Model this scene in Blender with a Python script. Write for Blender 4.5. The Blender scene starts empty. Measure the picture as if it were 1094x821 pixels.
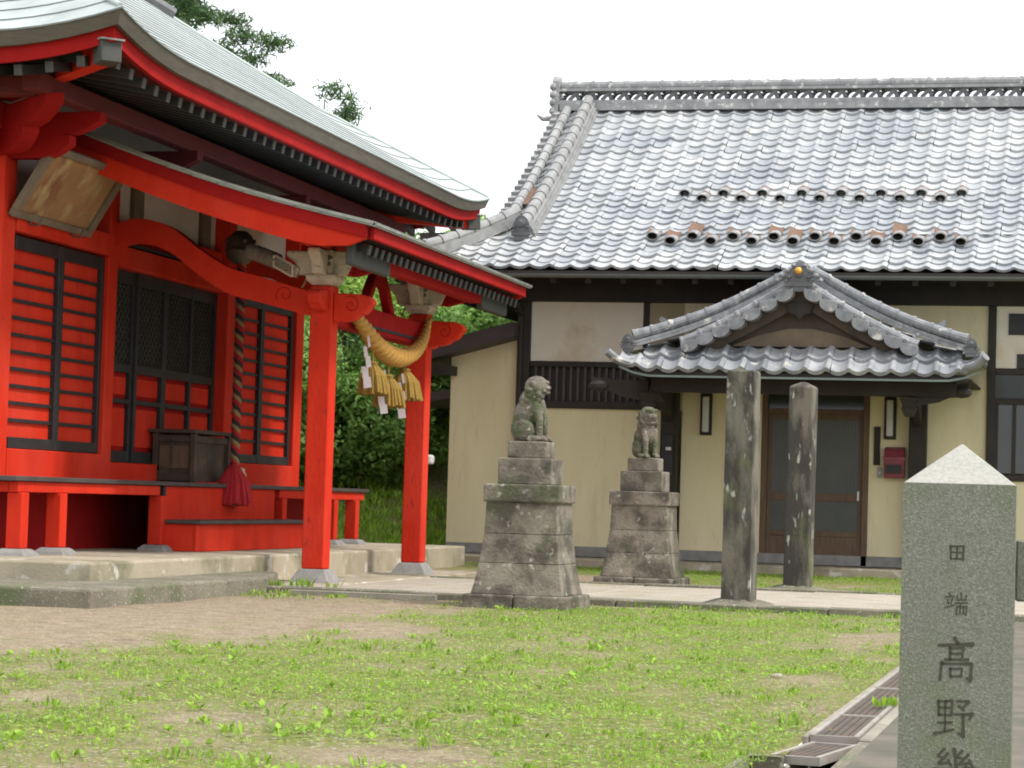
import bpy, bmesh, math, random
from mathutils import Vector, Matrix, noise
import numpy as np
R = math.radians; PI = math.pi
random.seed(7); rng = np.random.default_rng(7)
sc = bpy.context.scene
col = sc.collection

# ------------------------------------------------------------------ camera
cd = bpy.data.cameras.new('camera'); cam = bpy.data.objects.new('camera', cd); col.objects.link(cam)
YAW, PIT, ROL = R(13.78), R(2.74), R(1.73)
f_ = Vector((-math.sin(YAW)*math.cos(PIT), math.cos(YAW)*math.cos(PIT), math.sin(PIT)))
r_ = Vector((math.cos(YAW), math.sin(YAW), 0)); u_ = r_.cross(f_)
r2 = math.cos(ROL)*r_ + math.sin(ROL)*u_; u2 = -math.sin(ROL)*r_ + math.cos(ROL)*u_
m = Matrix(((r2.x, u2.x, -f_.x), (r2.y, u2.y, -f_.y), (r2.z, u2.z, -f_.z))).to_4x4()
m.translation = (0, 0, 0.88); cam.matrix_world = m
cd.sensor_width = 36; cd.lens = 36*2586/1094; cd.clip_start = .1; cd.clip_end = 2000
sc.camera = cam
# ------------------------------------------------------------------ light: bright overcast sky and a soft sun
SUN_EL, SUN_AZ = R(54), R(98)          # azimuth measured from +Y (north) clockwise
w = bpy.data.worlds.new('World'); sc.world = w; w.use_nodes = True
nt = w.node_tree; nt.nodes.clear()
out = nt.nodes.new('ShaderNodeOutputWorld'); bg = nt.nodes.new('ShaderNodeBackground')
sky = nt.nodes.new('ShaderNodeTexSky'); sky.sky_type = 'NISHITA'; sky.sun_disc = False
sky.sun_elevation = SUN_EL; sky.sun_rotation = SUN_AZ; sky.dust_density = 4
mx = nt.nodes.new('ShaderNodeMix'); mx.data_type = 'RGBA'
tc = nt.nodes.new('ShaderNodeTexCoord'); ns = nt.nodes.new('ShaderNodeTexNoise'); ns.inputs['Scale'].default_value = 1.6; ns.inputs['Detail'].default_value = 5
rp = nt.nodes.new('ShaderNodeValToRGB'); rp.color_ramp.elements[0].position = .25; rp.color_ramp.elements[0].color = (.86,.86,.86,1)
rp.color_ramp.elements[1].position = .7; rp.color_ramp.elements[1].color = (.97,.97,.97,1)
nt.links.new(tc.outputs['Generated'], ns.inputs['Vector']); nt.links.new(ns.outputs['Fac'], rp.inputs['Fac'])
nt.links.new(rp.outputs['Color'], mx.inputs['Factor']); nt.links.new(sky.outputs['Color'], mx.inputs['A'])
mx.inputs['B'].default_value = (9.3, 9.6, 10.0, 1)       # the cloud deck, in the sky texture's own units
nt.links.new(mx.outputs['Result'], bg.inputs['Color']); bg.inputs['Strength'].default_value = .1
nt.links.new(bg.outputs['Background'], out.inputs['Surface'])
sd = bpy.data.lights.new('sun', 'SUN'); sd.energy = 2.1; sd.angle = R(9); sd.color = (1, .96, .9)
sun = bpy.data.objects.new('sun', sd); col.objects.link(sun)
sdir = Vector((math.sin(SUN_AZ)*math.cos(SUN_EL), math.cos(SUN_AZ)*math.cos(SUN_EL), math.sin(SUN_EL)))
sun.rotation_euler = sdir.to_track_quat('Z', 'Y').to_euler()
vs = sc.view_settings; vs.view_transform = 'Standard'; vs.look = 'None'; vs.gamma = 1; vs.exposure = .78; vs.use_curve_mapping = False
sc.render.engine = 'CYCLES'; sc.cycles.max_bounces = 6; sc.cycles.filter_width = 1.9
sc.cycles.transparent_max_bounces = 6

# ------------------------------------------------------------------ materials
MATS = {}
def mat(name, c1, c2=None, rough=.7, scale=4, bump=0, bscale=None, c3=None, s3=1.2, t3=(.5,.65), c4=None, s4=30, t4=(.62,.7), metal=0, spec=.4, stretch=None, attr=None, attr_c=None, trans=0, detail=6, t12=(.35,.65)):
    if name in MATS: return MATS[name]
    M = bpy.data.materials.new(name); M.use_nodes = True; t = M.node_tree; N = t.nodes; L = t.links
    b = N['Principled BSDF']; b.inputs['Roughness'].default_value = rough; b.inputs['Metallic'].default_value = metal
    b.inputs['Specular IOR Level'].default_value = spec
    geo = N.new('ShaderNodeNewGeometry'); vec = geo.outputs['Position']
    if stretch:
        mp = N.new('ShaderNodeMapping'); mp.inputs['Scale'].default_value = stretch
        L.new(vec, mp.inputs['Vector']); vec = mp.outputs['Vector']
    def nz(s, d=detail, rgh=.6):
        n = N.new('ShaderNodeTexNoise'); n.inputs['Scale'].default_value = s; n.inputs['Detail'].default_value = d
        n.inputs['Roughness'].default_value = rgh; L.new(vec, n.inputs['Vector']); return n.outputs['Fac']
    def ramp(fac, a, bb):
        r = N.new('ShaderNodeMapRange'); r.inputs['From Min'].default_value = a; r.inputs['From Max'].default_value = bb
        L.new(fac, r.inputs['Value']); return r.outputs['Result']
    def mix(fac, A, B):
        x = N.new('ShaderNodeMix'); x.data_type = 'RGBA'
        L.new(fac, x.inputs['Factor'])
        for k, v in (('A', A), ('B', B)):
            if hasattr(v, 'is_linked') or hasattr(v, 'links'): L.new(v, x.inputs[k])
            else: x.inputs[k].default_value = (*v, 1)
        return x.outputs['Result']
    c2 = c2 or tuple(x*.82 for x in c1)
    cur = mix(ramp(nz(scale), *t12), c1, c2)
    if attr:
        a = N.new('ShaderNodeAttribute'); a.attribute_name = attr
        cur = mix(ramp(a.outputs['Fac'], 0, 1), cur, mix(ramp(nz(scale*1.7), .35, .65), attr_c[0], attr_c[1]))
    if c3: cur = mix(ramp(nz(s3, 5), *t3), cur, c3)
    if c4: cur = mix(ramp(nz(s4, 3, .5), *t4), cur, c4)
    L.new(cur, b.inputs['Base Color'])
    if bump:
        bp = N.new('ShaderNodeBump'); bp.inputs['Strength'].default_value = bump; bp.inputs['Distance'].default_value = .02
        L.new(nz(bscale or scale*6, 6), bp.inputs['Height']); L.new(bp.outputs['Normal'], b.inputs['Normal'])
    if trans:
        tr = N.new('ShaderNodeBsdfTranslucent'); L.new(cur, tr.inputs['Color'])
        ms = N.new('ShaderNodeMixShader'); ms.inputs['Fac'].default_value = trans
        L.new(b.outputs['BSDF'], ms.inputs[1]); L.new(tr.outputs['BSDF'], ms.inputs[2])
        L.new(ms.outputs['Shader'], N['Material Output'].inputs['Surface'])
    MATS[name] = M; return M
RED = mat('vermilion_paint', (.62,.034,.012), (.50,.024,.010), rough=.68, spec=.12, c3=(.66,.06,.035), s3=1.1, t3=(.5,.8), stretch=(1,1,.4), scale=2.5, bump=.3, bscale=26, c4=(.34,.03,.02), s4=22, t4=(.66,.74))
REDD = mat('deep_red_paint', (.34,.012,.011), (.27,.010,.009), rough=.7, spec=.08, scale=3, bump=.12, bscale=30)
BLK = mat('black_paint', (.028,.028,.030), (.018,.018,.019), rough=.5, scale=6, bump=.1)
DOOR = mat('faded_black_paint', (.012,.013,.013), (.008,.009,.009), rough=.6, scale=6)
GREYCAP = mat('dull_metal_cap', (.075,.075,.068), (.055,.056,.05), rough=.6, scale=5, spec=.25)
EDGE = mat('brown_roof_edge', (.12,.105,.08), (.085,.075,.058), rough=.7, scale=4, stretch=(1,1,8))
SEAM = mat('roof_seam_shadow', (.20,.22,.21), (.15,.165,.16), rough=.7)  # darker grey paints the shadow gap under each sheet course
ROOFM = mat('pale_sheet_roof', (.46,.51,.49), (.37,.42,.41), rough=.5, scale=1.5, c3=(.25,.28,.265), s3=.8, t3=(.5,.75), c4=(.45,.47,.45), s4=9, t4=(.6,.72), metal=.15)
SILV = mat('silver_flashing', (.33,.34,.30), (.22,.23,.20), rough=.4, scale=7, metal=.5)
PLAST = mat('old_white_plaster', (.62,.57,.52), (.52,.47,.43), rough=.85, scale=1.5, bump=.1)
PLASTW = mat('stained_white_plaster', (.82,.77,.67), (.72,.66,.56), rough=.85, scale=1.0, c3=(.56,.45,.29), s3=1.5, t3=(.54,.76), bump=.1)
CREAM = mat('cream_wall', (.76,.68,.445), (.69,.61,.39), rough=.85, scale=1.4, bump=.25, bscale=60, c3=(.60,.52,.34), s3=2.4, t3=(.56,.78), stretch=(1.5,1.5,.3), c4=(.64,.56,.38), s4=9, t4=(.6,.75))
TAN = mat('tan_wall', (.42,.36,.23), (.36,.31,.20), rough=.85, scale=1.2, bump=.08)
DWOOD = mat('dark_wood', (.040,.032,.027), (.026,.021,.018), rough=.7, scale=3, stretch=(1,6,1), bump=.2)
BWOOD = mat('brown_wood', (.145,.088,.052), (.10,.062,.038), rough=.6, scale=5, stretch=(6,6,1), bump=.15)
GWOOD = mat('weathered_wood', (.20,.15,.10), (.13,.10,.07), rough=.8, scale=4, bump=.3)
SOFF = mat('soffit_board', (.055,.045,.037), (.035,.028,.024), rough=.8, scale=3, stretch=(8,1,1))
PALEWOOD = mat('pale_carved_wood', (.62,.54,.42), (.50,.43,.33), rough=.7, scale=5, stretch=(1,1,4), c4=(.26,.22,.16), s4=14, t4=(.6,.72), bump=.2)
CARV = mat('grey_carved_wood', (.20,.165,.13), (.12,.10,.08), rough=.8, scale=9, bump=.6, bscale=30)
CONC = mat('old_concrete', (.42,.36,.265), (.31,.265,.19), rough=.85, scale=1.6, bump=.35, bscale=50, c3=(.19,.175,.105), s3=1.4, t3=(.50,.66), c4=(.52,.49,.43), s4=5, t4=(.60,.68))
CONCD = mat('dark_mossy_concrete', (.22,.195,.145), (.13,.12,.085), rough=.9, scale=3, bump=.5, bscale=60, c3=(.11,.13,.06), s3=2, t3=(.5,.65), c4=(.4,.38,.33), s4=40, t4=(.62,.68))
PAVE = mat('brown_grey_pavement', (.15,.13,.10), (.105,.092,.07), rough=.9, scale=3, bump=.25, bscale=80, c3=(.085,.085,.06), s3=1.5, t3=(.5,.7))
PATHM = mat('pale_path_stone', (.40,.355,.285), (.31,.27,.215), rough=.9, scale=2.5, bump=.35, bscale=60, c3=(.30,.26,.17), s3=1.7, t3=(.52,.68), c4=(.56,.53,.47), s4=30, t4=(.6,.7))
BASEST = mat('grey_base_stone', (.27,.265,.25), (.20,.195,.18), rough=.8, scale=8, bump=.3)
STONE = mat('weathered_stone', (.235,.205,.16), (.085,.074,.058), rough=.92, scale=4.2, bump=.8, bscale=38, c3=(.085,.09,.048), s3=2.6, t3=(.54,.68), c4=(.34,.32,.27), s4=13, t4=(.63,.72), t12=(.40,.60))
STONE2 = mat('weathered_lion_stone', (.22,.185,.15), (.10,.085,.068), rough=.92, scale=7, bump=.8, bscale=45, c3=(.085,.105,.05), s3=5, t3=(.47,.60), c4=(.36,.35,.29), s4=22, t4=(.62,.68))
PILST = mat('stained_pillar_stone', (.17,.155,.12), (.055,.05,.042), rough=.92, scale=2.6, bump=.7, bscale=45, stretch=(1.6,1.6,.55), c3=(.12,.14,.05), s3=2.3, t3=(.56,.7), c4=(.40,.39,.34), s4=9, t4=(.64,.70), t12=(.42,.56))
GRAN = mat('grey_granite', (.215,.22,.18), (.155,.165,.125), rough=.85, scale=150, bump=.35, bscale=260, c3=(.135,.165,.07), s3=4, t3=(.46,.76), c4=(.29,.295,.25), s4=260, t4=(.56,.66), t12=(.40,.60), detail=3)
GRANT = mat('clean_granite_cap', (.40,.39,.345), (.31,.305,.27), rough=.85, scale=120, bump=.2, bscale=300)
CUTSHADE = mat('lettering_shade', (.085,.08,.055), (.05,.05,.035), rough=.9, scale=200)  # dark tone paints the shading of carved strokes; no recess is cut
TILE = mat('smoked_roof_tile', (.30,.32,.345), (.245,.262,.285), rough=.52, scale=3, spec=.6, attr='tone', attr_c=((.52,.52,.51),(.38,.39,.40)), c4=(.50,.49,.45), s4=12, t4=(.6,.7))
TILEP = mat('porch_roof_tile', (.20,.215,.235), (.14,.15,.165), rough=.34, scale=3, spec=.6, attr='tone', attr_c=((.42,.425,.43),(.28,.29,.31)), c4=(.5,.48,.42), s4=9, t4=(.6,.72))
NOSHI = mat('grey_ridge_tile', (.30,.30,.30), (.20,.20,.205), rough=.45, scale=6, c4=(.56,.55,.52), s4=11, t4=(.58,.7))
NOSHID = mat('dark_ridge_tile', (.14,.145,.15), (.10,.10,.105), rough=.5, scale=6, bump=.3)
TERRA = mat('bare_brown_tile', (.205,.115,.075), (.14,.085,.058), rough=.8, scale=14)
HOLE = mat('dark_inside', (.13,.11,.09), rough=.9)  # inner wall and end disc coloured darker than the rim
STRAW = mat('rice_straw', (.55,.30,.06), (.40,.21,.045), rough=.8, scale=40, stretch=(3,3,.5), bump=.5, bscale=120)
STRAWT = mat('straw_tassel', (.42,.26,.055), (.28,.17,.03), rough=.85, scale=60, stretch=(4,4,.35), bump=.8, bscale=90)
PAPER = mat('white_paper', (.78,.74,.75), (.70,.66,.68), rough=.8)
GLASS = mat('dark_glass', (.045,.05,.05), (.03,.035,.035), rough=.12, scale=1, spec=.6)
RIBG = mat('ribbed_glass', (.085,.09,.08), (.06,.065,.06), rough=.35, scale=2)
LAMP = mat('white_lamp_cover', (.66,.65,.64), rough=.4)
MAIL = mat('red_mailbox_paint', (.24,.045,.065), (.18,.035,.05), rough=.4)
GOLD = mat('gold_boss', (.75,.38,.06), (.6,.3,.05), rough=.35, metal=.5)
IRON = mat('bronze_bell', (.15,.125,.10), (.09,.075,.065), rough=.55, metal=.5, bump=.4)
GRATE = mat('rusty_grate', (.10,.078,.056), (.07,.055,.042), rough=.7, scale=8, metal=.2, c3=(.13,.075,.045), s3=7, t3=(.52,.66))
GRATEF = mat('galvanised_edge', (.36,.33,.29), (.26,.235,.20), rough=.6, scale=5, c3=(.28,.17,.10), s3=6, t3=(.62,.75), metal=.2)
KERB = mat('pale_gutter_kerb', (.32,.29,.235), (.22,.20,.16), rough=.9, scale=5, bump=.3)
BARK = mat('bark', (.13,.10,.075), (.08,.065,.05), rough=.95, scale=8, stretch=(3,3,.6), bump=.8)
RREDW = mat('red_cord', (.50,.02,.03), (.38,.015,.02), rough=.8, scale=50, stretch=(4,4,.4), bump=.6)
BCORD = mat('black_cord', (.03,.025,.025), rough=.8)
GCORD = mat('tan_cord', (.30,.19,.08), (.22,.14,.06), rough=.8, scale=40)
WCORD = mat('cream_cord', (.66,.56,.38), (.5,.42,.28), rough=.8, scale=50, stretch=(4,4,.4), bump=.6)
def leafmat(name, a, b, tr=.3): return mat(name, a, b, rough=.5, scale=1.3, attr='tone', attr_c=(tuple(min(1,x*1.9) for x in a), tuple(x*1.5 for x in a)), trans=tr, spec=.35)
LEAF1 = leafmat('bush_leaf', (.17,.285,.07), (.11,.20,.05), .4)
LEAF2 = leafmat('bright_leaf', (.22,.33,.06), (.15,.25,.045), .45)
LEAF3 = leafmat('cedar_leaf', (.085,.15,.055), (.055,.105,.045), .35)
LEAF4 = leafmat('dark_leaf', (.08,.15,.045), (.05,.10,.032), .3)
GRASS = leafmat('lawn_leaf', (.21,.33,.038), (.085,.165,.024), .4)

# ------------------------------------------------------------------ mesh helpers
ORG = {}
class MB:
    def __init__(s): s.v = []; s.f = []; s.m = []; s.c = []
    def add(s, vs, fs, mi=0, c=0.):
        b = len(s.v); s.v += [tuple(v) for v in vs]
        for f in fs: s.f.append(tuple(b+i for i in f)); s.m.append(mi); s.c.append(c)
        return s
    def box(s, x0, x1, y0, y1, z0, z1, mi=0, c=0.):
        v = [(x, y, z) for z in (z0, z1) for y in (y0, y1) for x in (x0, x1)]
        return s.add(v, [(0,2,3,1),(4,5,7,6),(0,1,5,4),(2,6,7,3),(0,4,6,2),(1,3,7,5)], mi, c)
    def beam(s, p, q, w, h, up=(0,0,1), mi=0, w2=None, h2=None):
        p = Vector(p); q = Vector(q); d = (q-p).normalized(); a = d.cross(Vector(up)).normalized(); b = a.cross(d)
        w2 = w if w2 is None else w2; h2 = h if h2 is None else h2; v = []
        for c, ww, hh in ((p, w, h), (q, w2, h2)):
            v += [c-a*ww/2-b*hh/2, c+a*ww/2-b*hh/2, c+a*ww/2+b*hh/2, c-a*ww/2+b*hh/2]
        return s.add(v, [(0,1,2,3),(7,6,5,4),(0,4,5,1),(1,5,6,2),(2,6,7,3),(3,7,4,0)], mi)
    def prism(s, poly, ax, a, b, mi=0):
        # poly of 2d points; ax: 'x' -> (y,z) plane, 'y' -> (x,z), 'z' -> (x,y)
        def P(p, t): return (t, p[0], p[1]) if ax == 'x' else (p[0], t, p[1]) if ax == 'y' else (p[0], p[1], t)
        n = len(poly); v = [P(p, a) for p in poly]+[P(p, b) for p in poly]
        f = [tuple(range(n)), tuple(range(2*n-1, n-1, -1))]+[(i, i+n, (i+1) % n+n, (i+1) % n) for i in range(n)]
        return s.add(v, f, mi)
    def strip(s, top, bot, ax, a, b, mi=0):      # a curved board: two polylines, extruded along ax
        for i in range(len(top)-1): s.prism([bot[i], bot[i+1], top[i+1], top[i]], ax, a, b, mi)
        return s
    def tube(s, pts, r, n=10, mi=0, cap=True, prof=None):
        pts = [Vector(p) for p in pts]; r = r if isinstance(r, (list, tuple)) else [r]*len(pts); v = []; f = []
        t0 = (pts[1]-pts[0]).normalized(); a = t0.orthogonal().normalized()
        for i, p in enumerate(pts):
            t = (pts[min(i+1, len(pts)-1)]-pts[max(i-1, 0)]).normalized()
            a = (a-t*a.dot(t)).normalized(); b = t.cross(a)
            for k in range(n): v.append(p+(a*math.cos(2*PI*k/n)+b*math.sin(2*PI*k/n))*r[i])
        for i in range(len(pts)-1):
            for k in range(n): f.append((i*n+k, i*n+(k+1) % n, (i+1)*n+(k+1) % n, (i+1)*n+k))
        if cap: f.append(tuple(reversed(range(n)))); f.append(tuple(range(len(v)-n, len(v))))
        return s.add(v, f, mi)
    def lathe(s, prof, c, n=24, mi=0, sx=1, sy=1):
        v = []; f = []
        for r, z in prof:
            for k in range(n): v.append((c[0]+r*sx*math.cos(2*PI*k/n), c[1]+r*sy*math.sin(2*PI*k/n), c[2]+z))
        for i in range(len(prof)-1):
            for k in range(n): f.append((i*n+k, i*n+(k+1) % n, (i+1)*n+(k+1) % n, (i+1)*n+k))
        f.append(tuple(reversed(range(n)))); f.append(tuple(range(len(v)-n, len(v))))
        return s.add(v, f, mi)
    def loft(s, secs, mi=0):      # secs: list of (cx,cy,hx,hy,z)
        v = []; f = []
        for cx, cy, hx, hy, z in secs: v += [(cx-hx,cy-hy,z),(cx+hx,cy-hy,z),(cx+hx,cy+hy,z),(cx-hx,cy+hy,z)]
        for i in range(len(secs)-1):
            for k in range(4): f.append((i*4+k, i*4+(k+1) % 4, i*4+4+(k+1) % 4, i*4+4+k))
        f.append((3,2,1,0)); n = len(v); f.append((n-4,n-3,n-2,n-1))
        return s.add(v, f, mi)
    def ball(s, c, r, n=14, mi=0, rot=None):
        v = []; f = []; r = (r, r, r) if isinstance(r, (int, float)) else r; h = n//2
        for i in range(h+1):
            for k in range(n):
                th = PI*i/h; ph = 2*PI*k/n
                p = Vector((r[0]*math.sin(th)*math.cos(ph), r[1]*math.sin(th)*math.sin(ph), r[2]*math.cos(th)))
                if rot: p = rot @ p
                v.append(Vector(c)+p)
        for i in range(h):
            for k in range(n): f.append((i*n+k, (i+1)*n+k, (i+1)*n+(k+1) % n, i*n+(k+1) % n))
        return s.add(v, f, mi)
    def build(s, name, mats, parent=None, bevel=0, smooth=False, seg=1, at=None):
        me = bpy.data.meshes.new(name); o = bpy.data.objects.new(name, me); col.objects.link(o)
        org = ORG[parent.name] if parent else Vector(at or (0, 0, 0))
        me.from_pydata([(x-org.x, y-org.y, z-org.z) for x, y, z in s.v], [], s.f)
        for M in (mats if isinstance(mats, (list, tuple)) else [mats]): me.materials.append(M)
        me.polygons.foreach_set('material_index', s.m)
        if any(s.c):
            a = me.attributes.new('tone', 'FLOAT', 'FACE'); a.data.foreach_set('value', s.c)
        if smooth: me.polygons.foreach_set('use_smooth', [True]*len(s.f))
        me.validate(); me.update()
        bm = bmesh.new(); bm.from_mesh(me)
        if smooth: bmesh.ops.remove_doubles(bm, verts=bm.verts, dist=1e-5)
        bmesh.ops.recalc_face_normals(bm, faces=bm.faces); bm.to_mesh(me); bm.free()
        ORG[o.name] = org
        if parent: o.parent = parent
        else: o.location = org
        if bevel:
            b = o.modifiers.new('bevel', 'BEVEL'); b.width = bevel; b.segments = seg; b.limit_method = 'ANGLE'; b.angle_limit = R(35)
        if smooth and bevel == 0 and smooth == 'auto': pass
        return o
def tag(o, label=None, cat=None, group=None, kind=None):
    if label: o['label'] = label
    if cat: o['category'] = cat
    if group: o['group'] = group
    if kind: o['kind'] = kind
    return o
def thing(name, loc, label, cat, group=None):
    o = bpy.data.objects.new(name, None); col.objects.link(o); o.location = loc; ORG[o.name] = Vector(loc)
    o.empty_display_size = .2
    return tag(o, label, cat, group)
def copy_tree(o, parent=None):
    c = o.copy(); col.objects.link(c); c.parent = parent
    for k in ('label', 'group', 'category'):
        pass
    ORG[c.name] = ORG[o.name]
    for ch in list(o.children): copy_tree(ch, c)
    return c
def np_mesh(name, V, F, M, parent=None, tone=None, k=4, smooth=False):
    me = bpy.data.meshes.new(name); n = len(V); nf = len(F)
    if parent: V = V-np.array(ORG[parent.name])
    me.vertices.add(n); me.vertices.foreach_set('co', V.astype(np.float32).ravel())
    me.loops.add(nf*k); me.loops.foreach_set('vertex_index', F.astype(np.int32).ravel())
    me.polygons.add(nf); me.polygons.foreach_set('loop_start', np.arange(0, nf*k, k, dtype=np.int32))
    me.polygons.foreach_set('loop_total', np.full(nf, k, dtype=np.int32))
    me.update(calc_edges=True); me.materials.append(M)
    if tone is not None:
        a = me.attributes.new('tone', 'FLOAT', 'FACE'); a.data.foreach_set('value', tone.astype(np.float32))
    o = bpy.data.objects.new(name, me); col.objects.link(o)
    if parent: o.parent = parent
    ORG[o.name] = ORG[parent.name] if parent else Vector((0, 0, 0))
    return o
def lerp(a, b, t): return a+(b-a)*t
def crv(pts, n):      # smooth curve through points (Catmull-Rom)
    P = [Vector(p) for p in pts]; P = [P[0]*2-P[1]]+P+[P[-1]*2-P[-2]]; o = []
    for i in range(1, len(P)-2):
        for j in range(n):
            t = j/n; a, b, c, d = P[i-1:i+3]
            o.append(.5*((2*b)+(c-a)*t+(2*a-5*b+4*c-d)*t*t+(3*b-a-3*c+d)*t**3))
    o.append(P[-2]); return o

# ------------------------------------------------------------------ setting: ground, path, pavement, gutter
def sstep(a, b, x): t = min(1, max(0, (x-a)/(b-a))); return t*t*(3-2*t)
def green(x, y):
    n = noise.noise((x*.55, y*.30, 3.1))*.55+noise.noise((x*1.7, y*.8, 9.))*.45+noise.noise((x*4.5, y*2.2, 1.))*.35
    g = .70+n*1.35
    if x > -5 and 15 < y < 20: g -= .10
    g -= .55*max(0, 1-math.hypot((x+2.3)/.8, (y-7.8)/.8))
    g -= .4*max(0, 1-math.hypot((x+1.9)/.8, (y-17)/2.2))
    bare = 1-sstep(-6.1, -3.9, x+noise.noise((x*.8, y*.5, 5))*.9+noise.noise((x*3, y*2, 5))*.5)
    if y < 13.2: bare *= .25+.75*sstep(7.6, 11.6, y+noise.noise((x, y, 8.))*1.8)
    if y > 28: bare = 0
    g -= bare*.80
    if y > 20 and y < 25.2: g -= .9 if x < -3.4 else .25
    if 28 < y < 30: g += .15
    if y > 31: g = .8
    return min(1, max(0, g))
TR = (-1.085, -.865)           # gutter trench
def gz(x, y):
    z = .014*noise.noise((x*1.3, y*1.3, 0))
    if y > 26 and x < 1.5: z += .05*sstep(26, 30, y)
    if y > 29.6 and x < -8.6: z += 2.6*sstep(29.6, 43, y)*sstep(8.6, 10.5, -x)
    if x < -13: z += 0
    if -3 < x < .5 and y < 21: z *= .0 if x > -1.35 else 1
    return z
xs = sorted(set(list(np.round(np.arange(-14, 3.01, .16), 3))+[TR[0], TR[1]]+[-300,-150,-80,-50,-35,-26,-20,-17,-15,4,6,9,14,22,40,80,150,300]))
ys = sorted(set(list(np.round(np.arange(5, 34, .18), 3))+[8.2, 7.4]+[-60,-30,-10,0,3,35,37,39,41,43,45,48,52,60,75,100,150,300,600]))
vi = {}; V = []; F = []; G = []
for j, y in enumerate(ys):
    for i, x in enumerate(xs): vi[i, j] = len(V); V.append((x, y, gz(x, y) if -16 < x < 5 and 2 < y < 60 else (2.6 if (y > 44 and x < -10.5) else 0))); G.append(min(1, green(x, y)*1.5) if abs(x) < 30 and y < 60 else .7)
for j in range(len(ys)-1):
    for i in range(len(xs)-1):
        if ys[j] >= 7.3 and ys[j+1] <= 8.75 and -1.21 < xs[i] < TR[1]-.01: continue
        if TR[0]-1e-4 <= xs[i] and xs[i+1] <= TR[1]+1e-4 and ys[j] >= 7.3 and ys[j+1] <= 20.2: continue
        F.append((vi[i,j], vi[i+1,j], vi[i+1,j+1], vi[i,j+1]))
GROUNDM = mat('earth_and_moss', (.32,.25,.165), (.20,.15,.095), rough=.95, scale=7, bump=1.0, bscale=45, attr='green', attr_c=((.095,.13,.022),(.22,.205,.045)), c4=(.44,.39,.30), s4=38, t4=(.58,.66), c3=(.18,.13,.085), s3=3.2, t3=(.56,.70))
g = np_mesh('ground', np.array(V), np.array(F), GROUNDM); tag(g, kind='structure')
a = g.data.attributes.new('green', 'FLOAT', 'POINT'); a.data.foreach_set('value', np.array(G, dtype=np.float32))
g.data.polygons.foreach_set('use_smooth', [True]*len(g.data.polygons))
# stone path towards the shrine
b = MB(); random.seed(3)
x = -7.6
while x < 6:
    L_ = random.uniform(1.3, 2.0)
    b.box(x, x+L_-.012, 20.45, 24.75, -.1, .035+random.uniform(-.004, .004)); x += L_
o = b.build('path', PATHM, bevel=.012); tag(o, kind='structure')
b = MB(); x = -7.6
while x < 6:
    b.box(x, x+.59, 20.25, 20.43, -.1, .06+random.uniform(-.008,.006)); b.box(x, x+.59, 24.77, 24.95, -.1, .055+random.uniform(-.008,.006)); x += .6
o = b.build('path_kerb', CONCD, bevel=.012); tag(o, kind='structure')
b = MB(); b.box(TR[1]+.035, 9, -3, 20.2, -.2, .012); o = b.build('pavement', PAVE); tag(o, kind='structure')
b = MB()   # the gutter channel
b.box(TR[0]+.003, TR[0]+.02, 8.61, 20.18, -.3, -.03).box(TR[1]-.02, TR[1]-.003, 7.32, 20.18, -.3, -.03).box(TR[0]+.003, TR[1]-.003, 7.32, 20.18, -.32, -.3).box(TR[0]+.02, TR[1]-.02, 7.32, 7.36, -.3, -.01)
b.box(TR[0]-.008, TR[0]+.015, 9.25, 20.2, -.03, .022).box(TR[1]-.015, TR[1]+.034, 9.25, 20.2, -.03, .018)
b.box(-1.215, TR[0]+.003, 7.32, 7.34, -.3, .0, mi=1).box(-1.225, TR[0]+.02, 7.30, 8.66, -.32, -.28, mi=1).box(-1.20, TR[0]+.003, 8.605, 8.64, -.3, .003, mi=1).box(-1.225, -1.20, 7.34, 8.74, -.3, .006, mi=1).box(TR[1]-.018, TR[1]+.068, 7.32, 9.24, -.03, .008, mi=1)
o = b.build('gutter', [KERB, CONCD], bevel=.006); tag(o, kind='structure')
labs = ['rusty slotted gutter grate nearest the stone post, with green weed on it', 'rusty slotted gutter grate between the bent end grate and the long run', 'rusty slotted gutter grate set askew at the open end of the gutter']
def grate(y0, y1, lab, rz=0, dx=0, dz=0):
    c = ((TR[0]+TR[1])/2+dx, (y0+y1)/2, .012+dz); t = thing('gutter_grate', c, lab, 'grate', 'grates over the gutter')
    X0, X1 = c[0]-.092, c[0]+.092; f = MB()
    f.box(X0, X0+.018, y0, y1, c[2]-.02, c[2]+.012).box(X1-.018, X1, y0, y1, c[2]-.02, c[2]+.012)
    f.box(X0+.018, X1-.018, y0, y0+.02, c[2]-.02, c[2]+.01).box(X0+.018, X1-.018, y1-.02, y1, c[2]-.02, c[2]+.01)
    f.build('frame', GRATEF, t)
    s = MB(); n = 5
    for k in range(n):
        xx = X0+.018+(k+.5)*(X1-X0-.036)/n; s.box(xx-.0125, xx+.0125, y0+.02, y1-.02, c[2]-.012, c[2]+.006)
    s.build('bars', GRATE, t); t.rotation_euler.z = rz
grate(8.66, 9.22, labs[2], R(-9), -.03, -.022)
grate(9.27, 10.25, labs[1]); grate(10.27, 11.9, labs[0])
for k in range(4): grate(11.93+k*2, 13.9+k*2, ['rusty gutter grate just left of the stone post edge, running on behind it', 'gutter grate behind the stone post, third from the path', 'gutter grate behind the stone post, second from the path', 'gutter grate behind the stone post, meeting the path'][k])

# ------------------------------------------------------------------ shrine hall
CY = 23.65
S = thing('shrine_hall', (-9.5, CY, .28), 'vermilion wooden shrine hall with pale sheet roof and projecting porch', 'shrine')
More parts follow.
